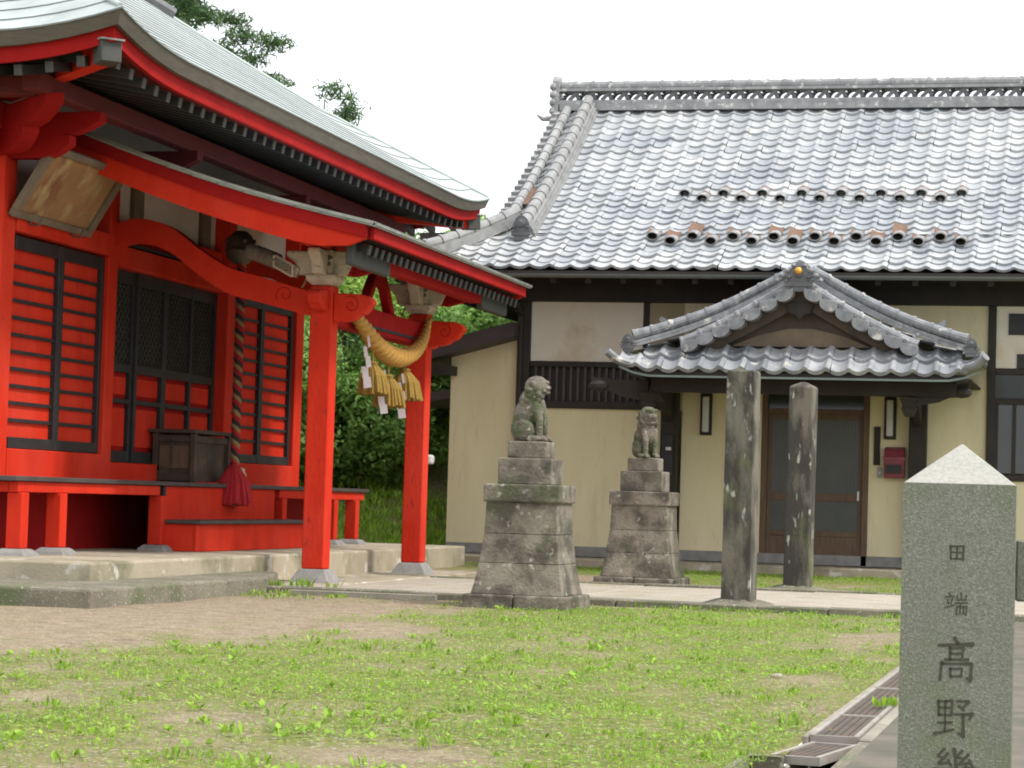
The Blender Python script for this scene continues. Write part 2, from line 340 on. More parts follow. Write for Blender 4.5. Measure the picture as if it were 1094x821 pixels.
# concrete platform
o = MB().box(-16, -7.75, 17.85, 29.4, -.3, .285).build('platform', CONC, bevel=.02, seg=2); tag(o, 'pale stained concrete platform under the vermilion shrine', 'platform', kind='structure')
o = MB().prism([(-16,16.4),(-7.12,16.4),(-7.12,20.2),(-7.3,20.9),(-7.5,21.6),(-7.752,21.6),(-7.752,17.848),(-16,17.848)], 'z', -.3, .14).build('platform_step', CONCD, bevel=.02, seg=2); tag(o, kind='structure')
o = MB().box(-7.748, -6.9, 21.65, 26.9, -.2, .045).build('landing', CONC, bevel=.01); tag(o, kind='structure')
WX = -9.5; PY = [19.5, 21.83, 25.12, 27.5]
# wall posts
for y in PY:
    q = .13 if y in (PY[0], PY[3]) else .105
    MB().box(WX-.14, WX+.13, y-q, y+q, .95, 3.95).build('wall_post', RED, S, bevel=.01)
# wall backing and plaster panels
MB().box(WX-.12, WX-.05, PY[0], PY[3], 2.9, 4.6).build('plaster_wall', PLAST, S)
MB().box(-13.5, WX-.15, PY[0]-.1, PY[0]-.02, .95, 4.5).box(-13.5, WX-.15, PY[3]+.02, PY[3]+.1, .95, 4.5).box(-13.5, -13.4, PY[0], PY[3], .95, 4.5).build('side_wall', RED, S)
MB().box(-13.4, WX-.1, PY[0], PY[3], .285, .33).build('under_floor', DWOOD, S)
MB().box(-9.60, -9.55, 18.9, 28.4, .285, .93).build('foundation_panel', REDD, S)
# tie beams
b = MB(); b.box(WX-.1, WX+.15, PY[0]+.13, PY[1]-.13, 3.12, 3.33).box(WX-.1, WX+.15, PY[2]+.13, PY[3]-.13, 3.12, 3.33)
b.box(WX-.1, WX+.12, PY[1]+.13, PY[2]-.13, 3.05, 3.26); b.box(WX-.1, WX+.05, PY[1]+.13, PY[2]-.13, 3.26, 3.5)
b.build('lintel', RED, S, bevel=.008)
MB().box(WX-.12, WX+.17, PY[0]-.5, PY[3]+.5, 3.98, 4.2).build('head_beam', RED, S, bevel=.01)
b = MB()
for i in (0, 2): b.box(WX-.1, WX+.14, PY[i]+.13, PY[i+1]-.13, .95, 1.2)
b.box(WX-.1, WX+.1, PY[1]+.13, PY[2]-.13, .95, 1.13)
b.build('sill_beam', RED, S, bevel=.008)
MB().box(WX+.0, WX+.12, PY[1]+.45, PY[2]-.25, 3.272, 3.30).build('lintel_trim', BLK, S)
# framed slatted shutters
def shutter(y0, y1, z0, z1):
    p = MB().box(WX-.04, WX+.035, y0, y1, z0, z1).build('shutter', RED, S)
    f = MB(); m_ = (y0+y1)/2
    for a0, a1 in ((y0, m_), (m_, y1)):
        f.box(WX+.035, WX+.085, a1-.06, a1, z0, z1)
        if a0 > y0: f.box(WX+.035, WX+.085, a0, a0+.06, z0, z1)
        a2 = a0+(.06 if a0 > y0 else 0); f.box(WX+.036, WX+.08, a2, a1-.06, z0, z0+.1).box(WX+.036, WX+.08, a2, a1-.06, z1-.12, z1)
    f.build('shutter_frame', BLK, p, bevel=.004)
    s = MB(); n = 11
    for k in range(1, n):
        z = lerp(z0+.1, z1-.12, k/n)
        s.box(WX+.036, WX+.06, y0, m_-.06, z-.016, z+.016).box(WX+.036, WX+.06, m_+.06, y1-.06, z-.016, z+.016)
    s.build('slats', BLK, p)
shutter(19.76, 21.72, 1.205, 3.10); shutter(25.24, 27.36, 1.205, 3.10)
# four door leaves with lattice tops
dw = (PY[2]-PY[1]-.21)/4
for k in range(4):
    y0 = PY[1]+.105+k*dw; y1 = y0+dw; xo = WX-.03 if k in (0, 3) else WX+.0
    d = MB().box(xo-.05, xo-.02, y0+.02, y1-.02, 1.15, 3.04).build('door', REDD, S)
    f = MB()
    f.box(xo-.02, xo+.03, y0, y0+.055, 1.135, 3.048).box(xo-.02, xo+.03, y1-.055, y1, 1.135, 3.048)
    for z0, z1 in ((1.135, 1.25), (1.72, 1.77), (2.03, 2.12), (2.92, 3.048)): f.box(xo-.018, xo+.026, y0+.055, y1-.055, z0, z1)
    f.build('door_frame', BLK, d, bevel=.004)
    p = MB()
    for z0, z1 in ((1.27, 1.70), (1.79, 2.01)): p.box(xo-.02, xo-.004, y0+.08, y1-.08, z0+.02, z1-.02)
    p.build('door_panel', RED, d, bevel=.01)
    MB().box(xo-.02, xo-.014, y0+.055, y1-.055, 2.12, 2.92).build('lattice_back', DOOR, d)
    l = MB(); Z0, Z1, Y0, Y1 = 2.12, 2.92, y0+.055, y1-.055; st = .10
    for sgn in (1, -1):
        q = -(Z1-Z0)
        while q < (Y1-Y0):
            a0 = max(q, 0); a1 = min(q+(Z1-Z0), Y1-Y0)
            if a1-a0 > .02:
                za, zb = (Z0+a0-q, Z0+a1-q) if sgn > 0 else (Z1-(a0-q), Z1-(a1-q))
                l.beam((xo-.006+sgn*.003, Y0+a0, za), (xo-.006+sgn*.003, Y0+a1, zb), .008, .013, up=(1, 0, 0))
            q += st
    l.build('lattice', mat('lattice_wood', (.075,.07,.055), rough=.7), d)
# veranda
VX = -8.85
b = MB().box(WX+.14, VX+.05, 18.65, 28.65, .915, .957); b.box(-13.6, WX-.05, 18.65, 19.6, .915, .957); b.box(-13.6, WX-.05, 27.86, 28.65, .915, .957); b.box(WX-.05, WX+.14, 18.65, 28.65, .915, .95)
b.build('veranda_floor', mat('dark_veranda_edge', (.075,.06,.055), (.05,.04,.038), rough=.6, scale=4), S, bevel=.006)
for q in ((VX-.07, VX+.02, 18.75, 21.9), (VX-.07, VX+.02, 25.4, 28.55), (-13.5, VX-.072, 18.75, 18.83), (-13.5, VX-.072, 28.45, 28.53)): MB().box(*q, .82, .912).build('veranda_beam', RED, S, bevel=.006)
for x, y in ((VX-.02, 18.84), (VX-.02, 19.62), (VX-.02, 21.95), (VX-.02, 25.5), (VX-.05, 27.45), (VX-.02, 28.2), (-9.6, 18.84), (-11, 18.84), (-12.5, 18.84), (-9.9, 28.2), (-11, 28.2)):
    MB().box(x-.07, x+.07, y-.07, y+.07, .345, .818).build('veranda_post', RED, S, bevel=.008)
    MB().loft([(x, y, .16, .16, .27), (x, y, .14, .14, .31), (x, y, .10, .10, .345)]).build('post_stone', BASEST, S, bevel=.01)
# wooden steps
MB().box(VX-.06, VX+.012, 22.06, 25.25, .56, .913).build('step_riser', RED, S, bevel=.006)
MB().box(VX-.05, VX+.02, 21.99, 22.055, .29, .913).build('step_trim', BLK, S)
MB().box(VX+.014, -8.43, 21.96, 25.32, .555, .59).build('step_tread', mat('dark_veranda_edge', (.1,.1,.1)), S, bevel=.006)
b = MB().box(VX-.06, -8.48, 22.0, 25.28, .287, .553); b.box(-8.50, -8.47, 21.985, 22.06, .288, .55)
b.build('step_box', RED, S, bevel=.006)
# porch pillars
for y in (21.95, 25.3):
    MB().box(-7.36, -7.14, y-.1, y+.1, .17, 2.86).build('porch_pillar', RED, S, bevel=.012)
    MB().loft([(-7.25, y, .2, .2, -.05), (-7.25, y, .195, .195, .05), (-7.25, y, .125, .125, .17)]).build('pillar_stone', BASEST, S, bevel=.008)
# head beam between the pillars with noses
b = MB().box(-7.33, -7.17, 22.06, 25.19, 2.50, 2.76)
b.build('porch_beam', REDD, S, bevel=.01)
MB().box(-7.168, -7.160, 22.5, 24.8, 2.555, 2.585).build('porch_beam_groove', BLK, S)
def nose(base, d, L_=.5, h=.3):   # carved beam end
    pr_ = [(0, -.5), (.35, -.5), (.55, -.42), (.66, -.28), (.80, -.22), (.90, -.02), (1, .16), (.92, .36), (.7, .46), (0, .5)]
    b = MB(); x0, y0, z0 = base
    if d == 'x': b.prism([(x0+u*L_, z0+v*h) for u, v in pr_], 'y', y0-.07, y0+.07)
    else: b.prism([(y0+(L_*u if d == 'y' else -L_*u), z0+v*h) for u, v in pr_], 'x', x0-.07, x0+.07)
    o = b.build('beam_nose', RED, S, bevel=.012)
    if d == 'x':   # carved spiral groove
        g_ = MB(); cx, cz = x0+L_*.45, z0+.02
        g_.tube([(cx+(.008+.0095*t)*math.cos(t), y0-.071, cz+(.008+.0095*t)*math.sin(t)) for t in np.linspace(0, 8.5, 34)], .004, 5)
        g_.build('carved_spiral', REDD, o)
for y in (21.95, 25.3): nose((-7.14, y, 2.66), 'x', .40, .27)
nose((-7.25, 21.85, 2.72), '-y', .26, .2); nose((-7.25, 25.4, 2.66), 'y', .75, .3)
# curved rainbow beams from wall to pillar
for y in (21.95, 25.3):
    top = crv([(-9.42, 3.44), (-9.14, 3.50), (-8.82, 3.42), (-8.5, 3.20), (-8.2, 3.03), (-7.87, 2.94), (-7.36, 2.80)], 6)
    top = [Vector((p[0], p[1])) for p in [(q[0], q[1]) for q in top]]
    bot = [(p.x, p.y-.22-.03*math.sin((p.x+9.4)*1.4)) for p in top]
    b = MB().strip([tuple(p) for p in top], bot, 'y', y-.085, y+.085); o = b.build('rainbow_beam', RED, S)
    g_ = MB(); g_.tube([(-7.62+(.01+.0105*t)*math.cos(t+2), y-.087, 2.77+(.01+.0105*t)*math.sin(t+2)) for t in np.linspace(0, 8, 32)], .004, 5); g_.build('carved_spiral', REDD, o)
# pale bracket blocks above the pillars
for y in (21.95, 25.3):
    b = MB(); x0 = -7.25; Z = 2.865
    b.loft([(x0, y, .10, .10, Z), (x0, y, .15, .15, Z+.05), (x0, y, .15, .15, Z+.10)])
    pr_ = [(-.38, .28), (-.29, .22), (-.25, .10), (-.12, .09), (.12, .09), (.24, .1), (.29, .22), (.42, .29), (.42, .33), (-.38, .33)]
    b.prism([(x0+u, Z+v) for u, v in pr_], 'y', y-.06, y+.06)
    b.prism([(y+u, Z+v) for u, v in pr_], 'x', x0-.061, x0+.061)
    b.box(x0-.1, x0+.1, y-.12, y+.12, Z+.1, Z+.34)
    b.build('bracket_block', PALEWOOD, S, bevel=.012)
    b = MB(); b.box(-7.33, -7.17, y-.55, y+.55, Z+.345, Z+.47); b.build('bracket_arm', RED, S, bevel=.01)
    b = MB(); b.ball((x0+.06, y-.125, Z+.26), (.05, .012, .025)); b.ball((x0+.06, y-.125, Z+.2), (.035, .012, .02)); b.build('carved_crest', CARV, S)
    # gilded scroll at the bracket foot
    b = MB().tube([(x0-.1-.02*t, y-.1, Z+.02+.045*math.sin(t*.9)) for t in np.linspace(0, 5, 14)], [.02*(1-.1*k/2) if k < 9 else .01 for k in range(14)], 7); b.build('scroll', GCORD, S)
# curly bracket between the beam and the eave purlin (frog-leg strut) on each pillar line
for y in (23.65,):
    b = MB(); b.prism([(y-.5, 2.765), (y-.38, 2.765), (y-.2, 2.98), (y, 3.06), (y+.2, 2.98), (y+.38, 2.765), (y+.5, 2.765), (y+.34, 2.98), (y+.12, 3.18), (y-.12, 3.18), (y-.34, 2.98)], 'x', -7.30, -7.2)
    b.build('frog_leg_strut', REDD, S, bevel=.01)
# porch purlin with copper ends
MB().box(-6.74, -6.60, 21.9, 25.4, 3.00, 3.125).build('purlin', REDD, S, bevel=.01)
MB().box(-7.33, -7.17, 20.75, 26.45, 3.34, 3.52).build('purlin', RED, S, bevel=.01)
MB().box(-6.66, -6.585, 20.72, 21.895, 2.95, 3.155).build('purlin_cap', GREYCAP, S, bevel=.01)
MB().box(-6.66, -6.585, 25.405, 26.5, 2.95, 3.155).build('purlin_cap', GREYCAP, S, bevel=.01)
for y in (21.95, 25.3):
    b = MB().strip([(-7.15, 3.2), (-6.95, 3.13), (-6.76, 3.11)], [(-7.15, 2.98), (-6.95, 2.95), (-6.76, 3.0)], 'y', y-.045, y+.045); b.build('bracket_arm', REDD, S, bevel=.01)
# porch roof: slope from under the main eave down to X=-6.35
def kz(x):     # top of porch roof
    t = (x+9.3)/(9.3-6.35); return lerp(4.20, 3.31, t)-.07*math.sin(PI*t)
KX = [-9.35+ (3.0)*k/12 for k in range(13)]
b = MB()
for k in range(12):
    x0, x1 = KX[k], KX[k+1]; z0, z1 = kz(x0), kz(x1)
    b.prism([(x0, z0-.035), (x1+.01, z1-.035), (x1+.01, z1+.008), (x0, z0)], 'y', 20.55, 26.6)
b.build('porch_roof', [ROOFM], S)
b = MB()
for ys_ in (20.53, 26.62):
    b.strip([(x, kz(x)+.012) for x in KX], [(x, kz(x)-.016) for x in KX], 'y', ys_-.02, ys_+.02)
b.box(-6.36, -6.32, 20.55, 26.6, 3.285, 3.312)
b.build('roof_flashing', SILV, S)
# red boards along the sides and front
for ys_, nm in ((20.56, 'side_board'), (26.52, 'side_board')):
    xx = [x for x in KX if x < -6.4]+[-6.42]
    bot = [kz(x)-.34+.0*x for x in xx]; bot[-1] += .19; bot[-2] += .08; bot[-3] += .02
    MB().strip([(x, kz(x)-.14) for x in xx], list(zip(xx, bot)), 'y', ys_+.015, ys_+.075).build(nm, RED, S)
    MB().strip([(x, kz(x)-.037) for x in xx], [(x, kz(x)-.15) for x in xx], 'y', ys_-.005, ys_+.06).build('side_board', REDD, S)
MB().box(-6.42, -6.37, 20.64, 26.5, 3.168, 3.282).build('fascia', REDD, S, bevel=.005)
MB().box(-9.3, -6.45, 20.66, 26.5, 3.1, 3.12).build('porch_ceiling', REDD, S) if False else None
b = MB(); b.prism([(-9.3, 4.08), (-6.5, 3.17), (-6.5, 3.20), (-9.3, 4.11)], 'y', 20.66, 26.48); b.build('porch_ceiling', DWOOD, S)
y = 20.85; tip = None
while y < 26.45:
    if tip is None:
        b = MB().beam((-8.9, y, 3.86), (-6.48, y, 3.095), .066, .08); b.beam((-6.482, y, 3.095), (-6.47, y, 3.092), .078, .09, mi=1)
        tip = b.build('porch_rafter', [BLK, GREYCAP], S); y0r = y
    else:
        c = tip.copy(); col.objects.link(c); c.location.y += y-y0r
    y += .2
# ---- main roof
E0X, Y0, Y1 = -7.62, 17.72, 29.62; RX = -12.2; 
def ez(u):     # eave height along an eave, u in 0..1, corners turned up
    d = abs(u-.5)*2; return 4.51+.17*max(0, (d-.72)/.28)**2.2
def rp_(a):    # rise of roof above eave at inset a
    return .625*a - .05*math.sin(min(1, a/4.6)*PI)
AM = 4.6; NR = 23
def mainroof(side):
    b = MB()
    for r in range(NR):
        for thick in (0,):
            a0 = AM*r/NR; a1 = AM*(r+1)/NR
            n = 40 if r < 12 else 16; A = []; B = []; C = []
            for k in range(n+1):
                u = k/n
                for a, lst, lift in ((a0, A, .015), (a1, B, .002)):
                    wgt = max(0, 1-a/1.8)
                    z = 4.51+(ez(u)-4.51)*wgt+rp_(a)+lift
                    if side == 'front': lst.append((E0X-a, lerp(Y0+a, Y1-a, u), z))
                    elif side == 'left': lst.append((lerp(-16.8+a, E0X-a, u), Y0+a, z))
                    elif side == 'right': lst.append((lerp(-16.8+a, E0X-a, u), Y1-a, z))
                    else: lst.append((-16.8+a, lerp(Y0+a, Y1-a, u), z))
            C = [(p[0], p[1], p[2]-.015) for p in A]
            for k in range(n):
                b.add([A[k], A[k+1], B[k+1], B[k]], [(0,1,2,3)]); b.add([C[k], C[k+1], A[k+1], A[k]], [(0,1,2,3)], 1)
    return b
b = MB()
for sd_ in ('front', 'left', 'right', 'back'):
    q = mainroof(sd_); o_ = len(b.v); b.v += q.v; b.f += [tuple(i+o_ for i in f) for f in q.f]; b.m += q.m; b.c += q.c
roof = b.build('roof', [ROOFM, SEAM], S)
b = MB(); b.box(-12.35, -12.07, Y0+AM-.1, Y1-AM-.1, 7.15, 7.5); b.build('roof_ridge', NOSHID, roof, bevel=.02)
b = MB()   # hip rolls
for yc, sgn in ((Y0, 1), (Y1, -1)):
    b = MB(); b.tube([(E0X-a-.0, yc+sgn*a, 4.51+.17*max(0, 1-a/1.8)**1+rp_(a)+.015) for a in np.linspace(.03, AM, 14)], .022, 8)
    b.build('hip_roll', ROOFM, roof)
MB().tube([(-10.75-a*.7, 26.5-a*.7, 6.47+a*.44) for a in (0, .5, 1, 1.6)], [.09]*4, 8).build('ridge_end', NOSHID, roof)
# thick brown edge, red fascia
def edgeband(z0, z1, off0, off1, nm, M, zc=1.0):
    b = MB(); n = 44
    for side in ('f', 'l', 'r'):
        for k in range(n):
            pts = []
            for u, inn in ((k/n, 0), ((k+1)/n, 0)):
                e = 4.51+(ez(u)-4.51)*zc
                for (o_, z) in ((off0, z0), (off1, z1), (off1+.05, z1), (off0+.05, z0)):
                    a = o_
                    if side == 'f': pts.append((E0X-a, lerp(Y0+a, Y1-a, u), e+z))
                    elif side == 'l': pts.append((lerp(-16.8+a, E0X-a, u), Y0+a, e+z))
                    else: pts.append((lerp(-16.8+a, E0X-a, u), Y1-a, e+z))
            b.add(pts, [(0,4,5,1),(1,5,6,2),(2,6,7,3),(3,7,4,0)])
    return b.build(nm, M, S)
edgeband(.012, -.115, .005, .05, 'roof_edge', EDGE)
edgeband(-.105, -.24, .10, .11, 'fascia', REDD)
# under-roof boarding
b = MB(); n = 30
for side in ('f', 'l', 'r'):
    for k in range(n):
        pts = []
        for u in (k/n, (k+1)/n):
            for a, zz in ((.14, -.21), (1.9, .14)):
                e = 4.51+(ez(u)-4.51)*(1 if a < .5 else 0)+zz
                if side == 'f': pts.append((E0X-a, lerp(Y0+a, Y1-a, u), e))
                elif side == 'l': pts.append((lerp(-16.8+a, E0X-a, u), Y0+a, e))
                else: pts.append((lerp(-16.8+a, E0X-a, u), Y1-a, e))
        b.add(pts, [(0,2,3,1)])
b.build('eave_boarding', MATS['eave_shade_red'] if 'eave_shade_red' in MATS else mat('eave_shade_red', (.13,.010,.010), (.09,.009,.009), rough=.7), S)  # red darkened to paint in the shade under the main eave
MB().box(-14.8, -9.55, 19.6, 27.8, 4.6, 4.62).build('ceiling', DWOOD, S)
# rafters
def rafter_at(p0, p1):
    b = MB().beam(p0, p1, .062, .08); d = (Vector(p1)-Vector(p0)).normalized(); q = Vector(p1)
    b.beam(q, q+d*.012, .07, .088, mi=1); return b.build('rafter', [BLK, GREYCAP], S)
y = Y0+.42
while y < Y1-.35:
    u = (y-Y0)/(Y1-Y0); z = ez(u)-.285
    rafter_at((E0X-1.75, y, 4.51+.03), (E0X-.20, y, z)); y += .272
for k in range(8):
    x = E0X-.42-k*.272; u = 1-(k*.272+.42)/9.2; z = ez(u)-.285
    rafter_at((x, Y0+1.75, 4.54), (x, Y0+.20, z)); rafter_at((x, Y1-1.75, 4.54), (x, Y1-.20, z))
# hip beams with metal caps
for yc, sgn in ((Y0, 1), (Y1, -1)):
    b = MB().beam((E0X-1.9, yc+sgn*1.9, 4.36), (E0X-.26, yc+sgn*.26, 4.36), .14, .17); b.build('hip_beam', RED, S)
    b = MB().beam((E0X-.26, yc+sgn*.26, 4.36), (E0X-.13, yc+sgn*.13, 4.37), .175, .19); o = b.build('hip_beam_cap', GREYCAP, S, bevel=.008)
    b = MB().beam((E0X-.27, yc+sgn*.27, 4.465), (E0X-.11, yc+sgn*.11, 4.455), .20, .013); b.build('cap_cover', NOSHI, o)
# eave purlins and bracket arms under the main eave
MB().box(-8.72, -8.56, Y0+.55, Y1-.55, 4.14, 4.30).build('eave_purlin', mat('eave_shade_red', (.13,.010,.010), (.09,.009,.009), rough=.7), S, bevel=.01)
MB().box(-15, -8.72, PY[0]-.98, PY[0]-.82, 4.14, 4.30).build('eave_purlin', mat('eave_shade_red', (.13,.010,.010), (.09,.009,.009), rough=.7), S, bevel=.01)
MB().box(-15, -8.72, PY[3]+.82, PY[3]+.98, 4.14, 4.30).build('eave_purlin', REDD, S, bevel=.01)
def arm(p, d, L_, z, th=.2, wd=.14, M=None):    # bracket arm rounded underneath
    d = Vector(d).normalized(); b = MB(); n = 8; pts = [(t/n) for t in range(n+1)]; s_ = Vector((-d.y, d.x, 0))*wd/2
    for k in range(n):
        t0, t1 = pts[k], pts[k+1]; q = []
        for t in (t0, t1):
            c = Vector(p)+d*L_*t; lo = z-th+(th*.62*max(0, (t-.6)/.4)**2)
            for sgn in (-1, 1): q += [(c.x+s_.x*sgn, c.y+s_.y*sgn, lo), (c.x+s_.x*sgn, c.y+s_.y*sgn, z)]
        b.add(q, [(0,4,5,1),(2,3,7,6),(0,2,6,4),(1,5,7,3),(0,1,3,2),(4,6,7,5)])
    return b.build('bracket_arm', M or REDD, S)
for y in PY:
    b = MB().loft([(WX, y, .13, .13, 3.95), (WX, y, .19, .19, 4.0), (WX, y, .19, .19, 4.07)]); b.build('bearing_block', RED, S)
    Q = MATS['eave_shade_red'] if y != PY[0] else REDD
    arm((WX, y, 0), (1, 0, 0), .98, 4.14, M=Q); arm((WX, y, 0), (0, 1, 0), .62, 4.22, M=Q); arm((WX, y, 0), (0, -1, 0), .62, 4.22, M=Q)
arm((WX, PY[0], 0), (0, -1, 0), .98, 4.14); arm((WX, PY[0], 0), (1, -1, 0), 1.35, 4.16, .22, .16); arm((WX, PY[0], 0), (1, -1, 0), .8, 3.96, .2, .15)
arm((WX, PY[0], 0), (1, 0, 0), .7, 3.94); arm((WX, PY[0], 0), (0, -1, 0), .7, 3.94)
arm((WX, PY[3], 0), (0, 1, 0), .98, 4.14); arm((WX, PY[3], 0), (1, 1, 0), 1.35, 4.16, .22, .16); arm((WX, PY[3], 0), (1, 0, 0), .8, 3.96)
# black carved noses under the far corner
for y in (28.0, 28.45, 28.9):
    b = MB().prism([(-8.8, 4.12), (-8.6, 4.12), (-8.5, 3.9), (-8.56, 3.86), (-8.72, 3.98)], 'y', y-.05, y+.05); b.build('black_nose', BLK, S)
# grey carving between wall and porch pillar, brown struts on plaster
b = MB()
pts = crv([(-9.35, 24.2, 3.62), (-9.0, 24.0, 3.5), (-8.6, 23.7, 3.46), (-8.2, 23.4, 3.3)], 6)
b.tube(pts, [.09*(1-.35*abs(k/(len(pts)-1)-.4)) for k in range(len(pts))], 10)
for k in range(0, len(pts), 3): b.ball(pts[k], .105, 10)
MB().box(WX-.05, WX+.0, 22.6, 22.85, 3.5, 3.98).build('plaster_strut', GWOOD, S); MB().box(WX-.05, WX+.0, 24.5, 24.75, 3.5, 3.98).build('plaster_strut', GWOOD, S)
# cream ribbed carving beside left pillar bracket
b = MB(); 
for k in range(9):
    t = k/8; b.beam((-7.55-.17*t, 21.84, 3.0+.09*t-.06), (-7.55-.17*t, 21.84, 3.0+.09*t+.06), .035, .05, up=(1, 0, 0))
b.beam((-7.5, 21.9, 2.98), (-7.73, 21.9, 3.09), .08, .1)
b.build('ribbed_carving', PALEWOOD, S, bevel=.008)
b = MB(); pts = crv([(-7.74, 21.9, 3.10), (-7.82, 21.9, 3.13), (-7.9, 21.9, 3.16), (-7.98, 21.9, 3.18)], 4)
b.tube(pts, [.075-.0*k for k in range(len(pts))], 9)
for k in range(0, len(pts), 3): b.ball(pts[k], .085, 9)
b.build('grey_carving', CARV, S, smooth=True)

# ---- bell and rope
bx, by = -8.80, 23.85
T = thing('bell_rope', (bx, by, .75), 'striped bell rope with red and cream tassel hanging under a bronze bell', 'bell rope')
b = MB().lathe([(.01, .19), (.06, .185), (.12, .13), (.155, .04), (.155, -.01), (.165, -.015), (.165, -.035), (.155, -.04), (.14, -.1), (.09, -.15), (.02, -.17)], (bx-.02, by, 3.42), 28)
for k in range(4): b.ball((bx-.02+.14*math.cos(k*1.57+.6), by+.14*math.sin(k*1.57+.6), 3.5), .03, 8)
b.build('bell', IRON, T, smooth=True)
b = MB(); n = 140; Rr = .030
for s_ in range(3):
    pts = []
    for k in range(n+1):
        z = lerp(3.3, 1.12, k/n); th = k*.62+s_*2*PI/3
        pts.append((bx+Rr*math.cos(th)*.8, by+Rr*math.sin(th)*.8, z))
    b.tube(pts, .027, 7, mi=s_)
b.build('rope', [BCORD, RREDW, GCORD], T, smooth=True)
def tassel(c, L_, r0, r1, M, nm, parent, n=34, lean=(0, 0)):
    b = MB(); c = Vector(c)
    b.lathe([(r0*.55, 0), (r0, -.015), (r0*.8, -.05), (r0*1.05, -.07)], c, 14)
    for k in range(n):
        th = k*2.399; q = math.sqrt((k+.5)/n); a0 = r0*.9*q; a1 = r1*q*random.uniform(.9, 1.1)
        e = (c.x+a1*math.cos(th)+lean[0], c.y+a1*math.sin(th)+lean[1], c.z-L_*random.uniform(.93, 1.02))
        mid = (c.x+lerp(a0, a1, .62)*math.cos(th)+lean[0]*.5, c.y+lerp(a0, a1, .62)*math.sin(th)+lean[1]*.5, c.z-L_*.45)
        b.tube([(c.x+a0*math.cos(th), c.y+a0*math.sin(th), c.z-.05), mid, e], [r0*.26, r1*.2, r1*.17], 5)
    return b.build(nm, M, parent)
tassel((bx+.01, by-.05, 1.16), .42, .07, .18, RREDW, 'red_tassel', T, 90); tassel((bx+.03, by+.13, 1.13), .40, .04, .08, WCORD, 'cream_tassel', T, 24)
# ---- offering box
T = thing('offering_box', (-9.23, 23.72, .957), 'old dark wooden offering box with chain on the veranda by the doors', 'offering box')
OB = mat('old_box_wood', (.075,.048,.034), (.048,.032,.024), rough=.7, scale=5, bump=.3, c3=(.11,.075,.045), s3=4, t3=(.55,.7))
b = MB().box(-9.40, -9.04, 23.24, 24.2, 1.0, 1.44); b.build('box_body', OB, T, bevel=.006)
b = MB()
for x in (-9.43, -9.02): b.box(x-.03, x+.03, 23.20, 23.26, .958, 1.46); b.box(x-.03, x+.03, 24.18, 24.24, .958, 1.46)
b.box(-9.4, -9.05, 23.215, 23.25, .97, 1.04).box(-9.4, -9.05, 23.215, 23.25, 1.37, 1.44).box(-9.035, -9.01, 23.26, 24.18, .97, 1.04).box(-9.035, -9.01, 23.26, 24.18, 1.37, 1.44)
b.build('box_frame', OB, T, bevel=.005)
b = MB().box(-9.49, -8.97, 23.16, 23.22, 1.46, 1.5).box(-9.49, -8.97, 24.22, 24.28, 1.46, 1.5).box(-9.49, -9.43, 23.22, 24.22, 1.46, 1.5).box(-9.03, -8.97, 23.22, 24.22, 1.46, 1.5)
for k in range(7): b.box(-9.43, -9.03, 23.3+k*.13, 23.34+k*.13, 1.455, 1.485)
b.build('box_lid', OB, T, bevel=.005)
MB().box(-9.39, -9.07, 23.225, 23.235, 1.10, 1.33).build('box_panel', BWOOD, T)
MB().lathe([(.05,0),(.05,.008)], (0,0,0), 8)
b = MB()
zz = 1.40
for k in range(16):
    b.tube([(-9.25-.01*k*(k > 10)+.013*math.cos(t)*(k % 2), 23.205-.013*math.cos(t)*((k+1) % 2), zz-k*.026+.018*math.sin(t)) for t in np.linspace(0, 2*PI, 9)], .0045, 5, cap=False)
b.build('chain', GREYCAP, T)
MB().prism([(23.66, 1.22), (23.70, 1.17), (23.76, 1.17), (23.78, 1.22), (23.74, 1.30), (23.70, 1.30)], 'x', -9.042, -9.036).build('box_crest', GREYCAP, T)
# ---- wooden votive plaque, hung high and leaning out
T = thing('wooden_plaque', (-9.2, 20.7, 3.27), 'framed weathered wooden plaque leaning out above the left shutter', 'plaque')
pz = [(-9.3, 3.30), (-9.3+.16, 4.0)]
def slab(b, x0, z0, x1, z1, y0, y1, th, mi=0):    # inclined slab between two edges
    d = Vector((x1-x0, 0, z1-z0)).normalized(); nrm = Vector((d.z, 0, -d.x))*th
    P = [(x0, z0), (x1, z1), (x1+nrm.x, z1+nrm.z), (x0+nrm.x, z0+nrm.z)]
    b.prism(P, 'y', y0, y1, mi)
A = Vector((-9.36, 0, 3.25)); B = Vector((-8.98, 0, 3.87))
def pl(t0, t1, y0, y1, off, th, nm, M, bev=.006):
    d = B-A; n_ = Vector((d.z, 0, -d.x)).normalized(); b = MB()
    P0 = A+d*t0+n_*off; P1 = A+d*t1+n_*off; b.prism([(P0.x, P0.z), (P1.x, P1.z), (P1.x+n_.x*th, P1.z+n_.z*th), (P0.x+n_.x*th, P0.z+n_.z*th)], 'y', y0, y1)
    return b.build(nm, M, T, bevel=bev)
PLQ = mat('faded_plaque_board', (.34,.18,.075), (.25,.125,.055), rough=.75, scale=3, stretch=(1,1,.6), c3=(.20,.07,.035), s3=2.6, t3=(.48,.68), c4=(.42,.32,.14), s4=4, t4=(.52,.70), bump=.2)
pl(.08, .92, 19.56, 21.02, .0, .02, 'board', PLQ)
pl(0, .09, 19.45, 21.13, -.01, .06, 'frame', GWOOD); pl(.91, 1, 19.45, 21.13, -.01, .06, 'frame', GWOOD); pl(.09, .91, 19.45, 19.55, -.01, .06, 'frame', GWOOD); pl(.09, .91, 21.03, 21.13, -.01, .06, 'frame', GWOOD)
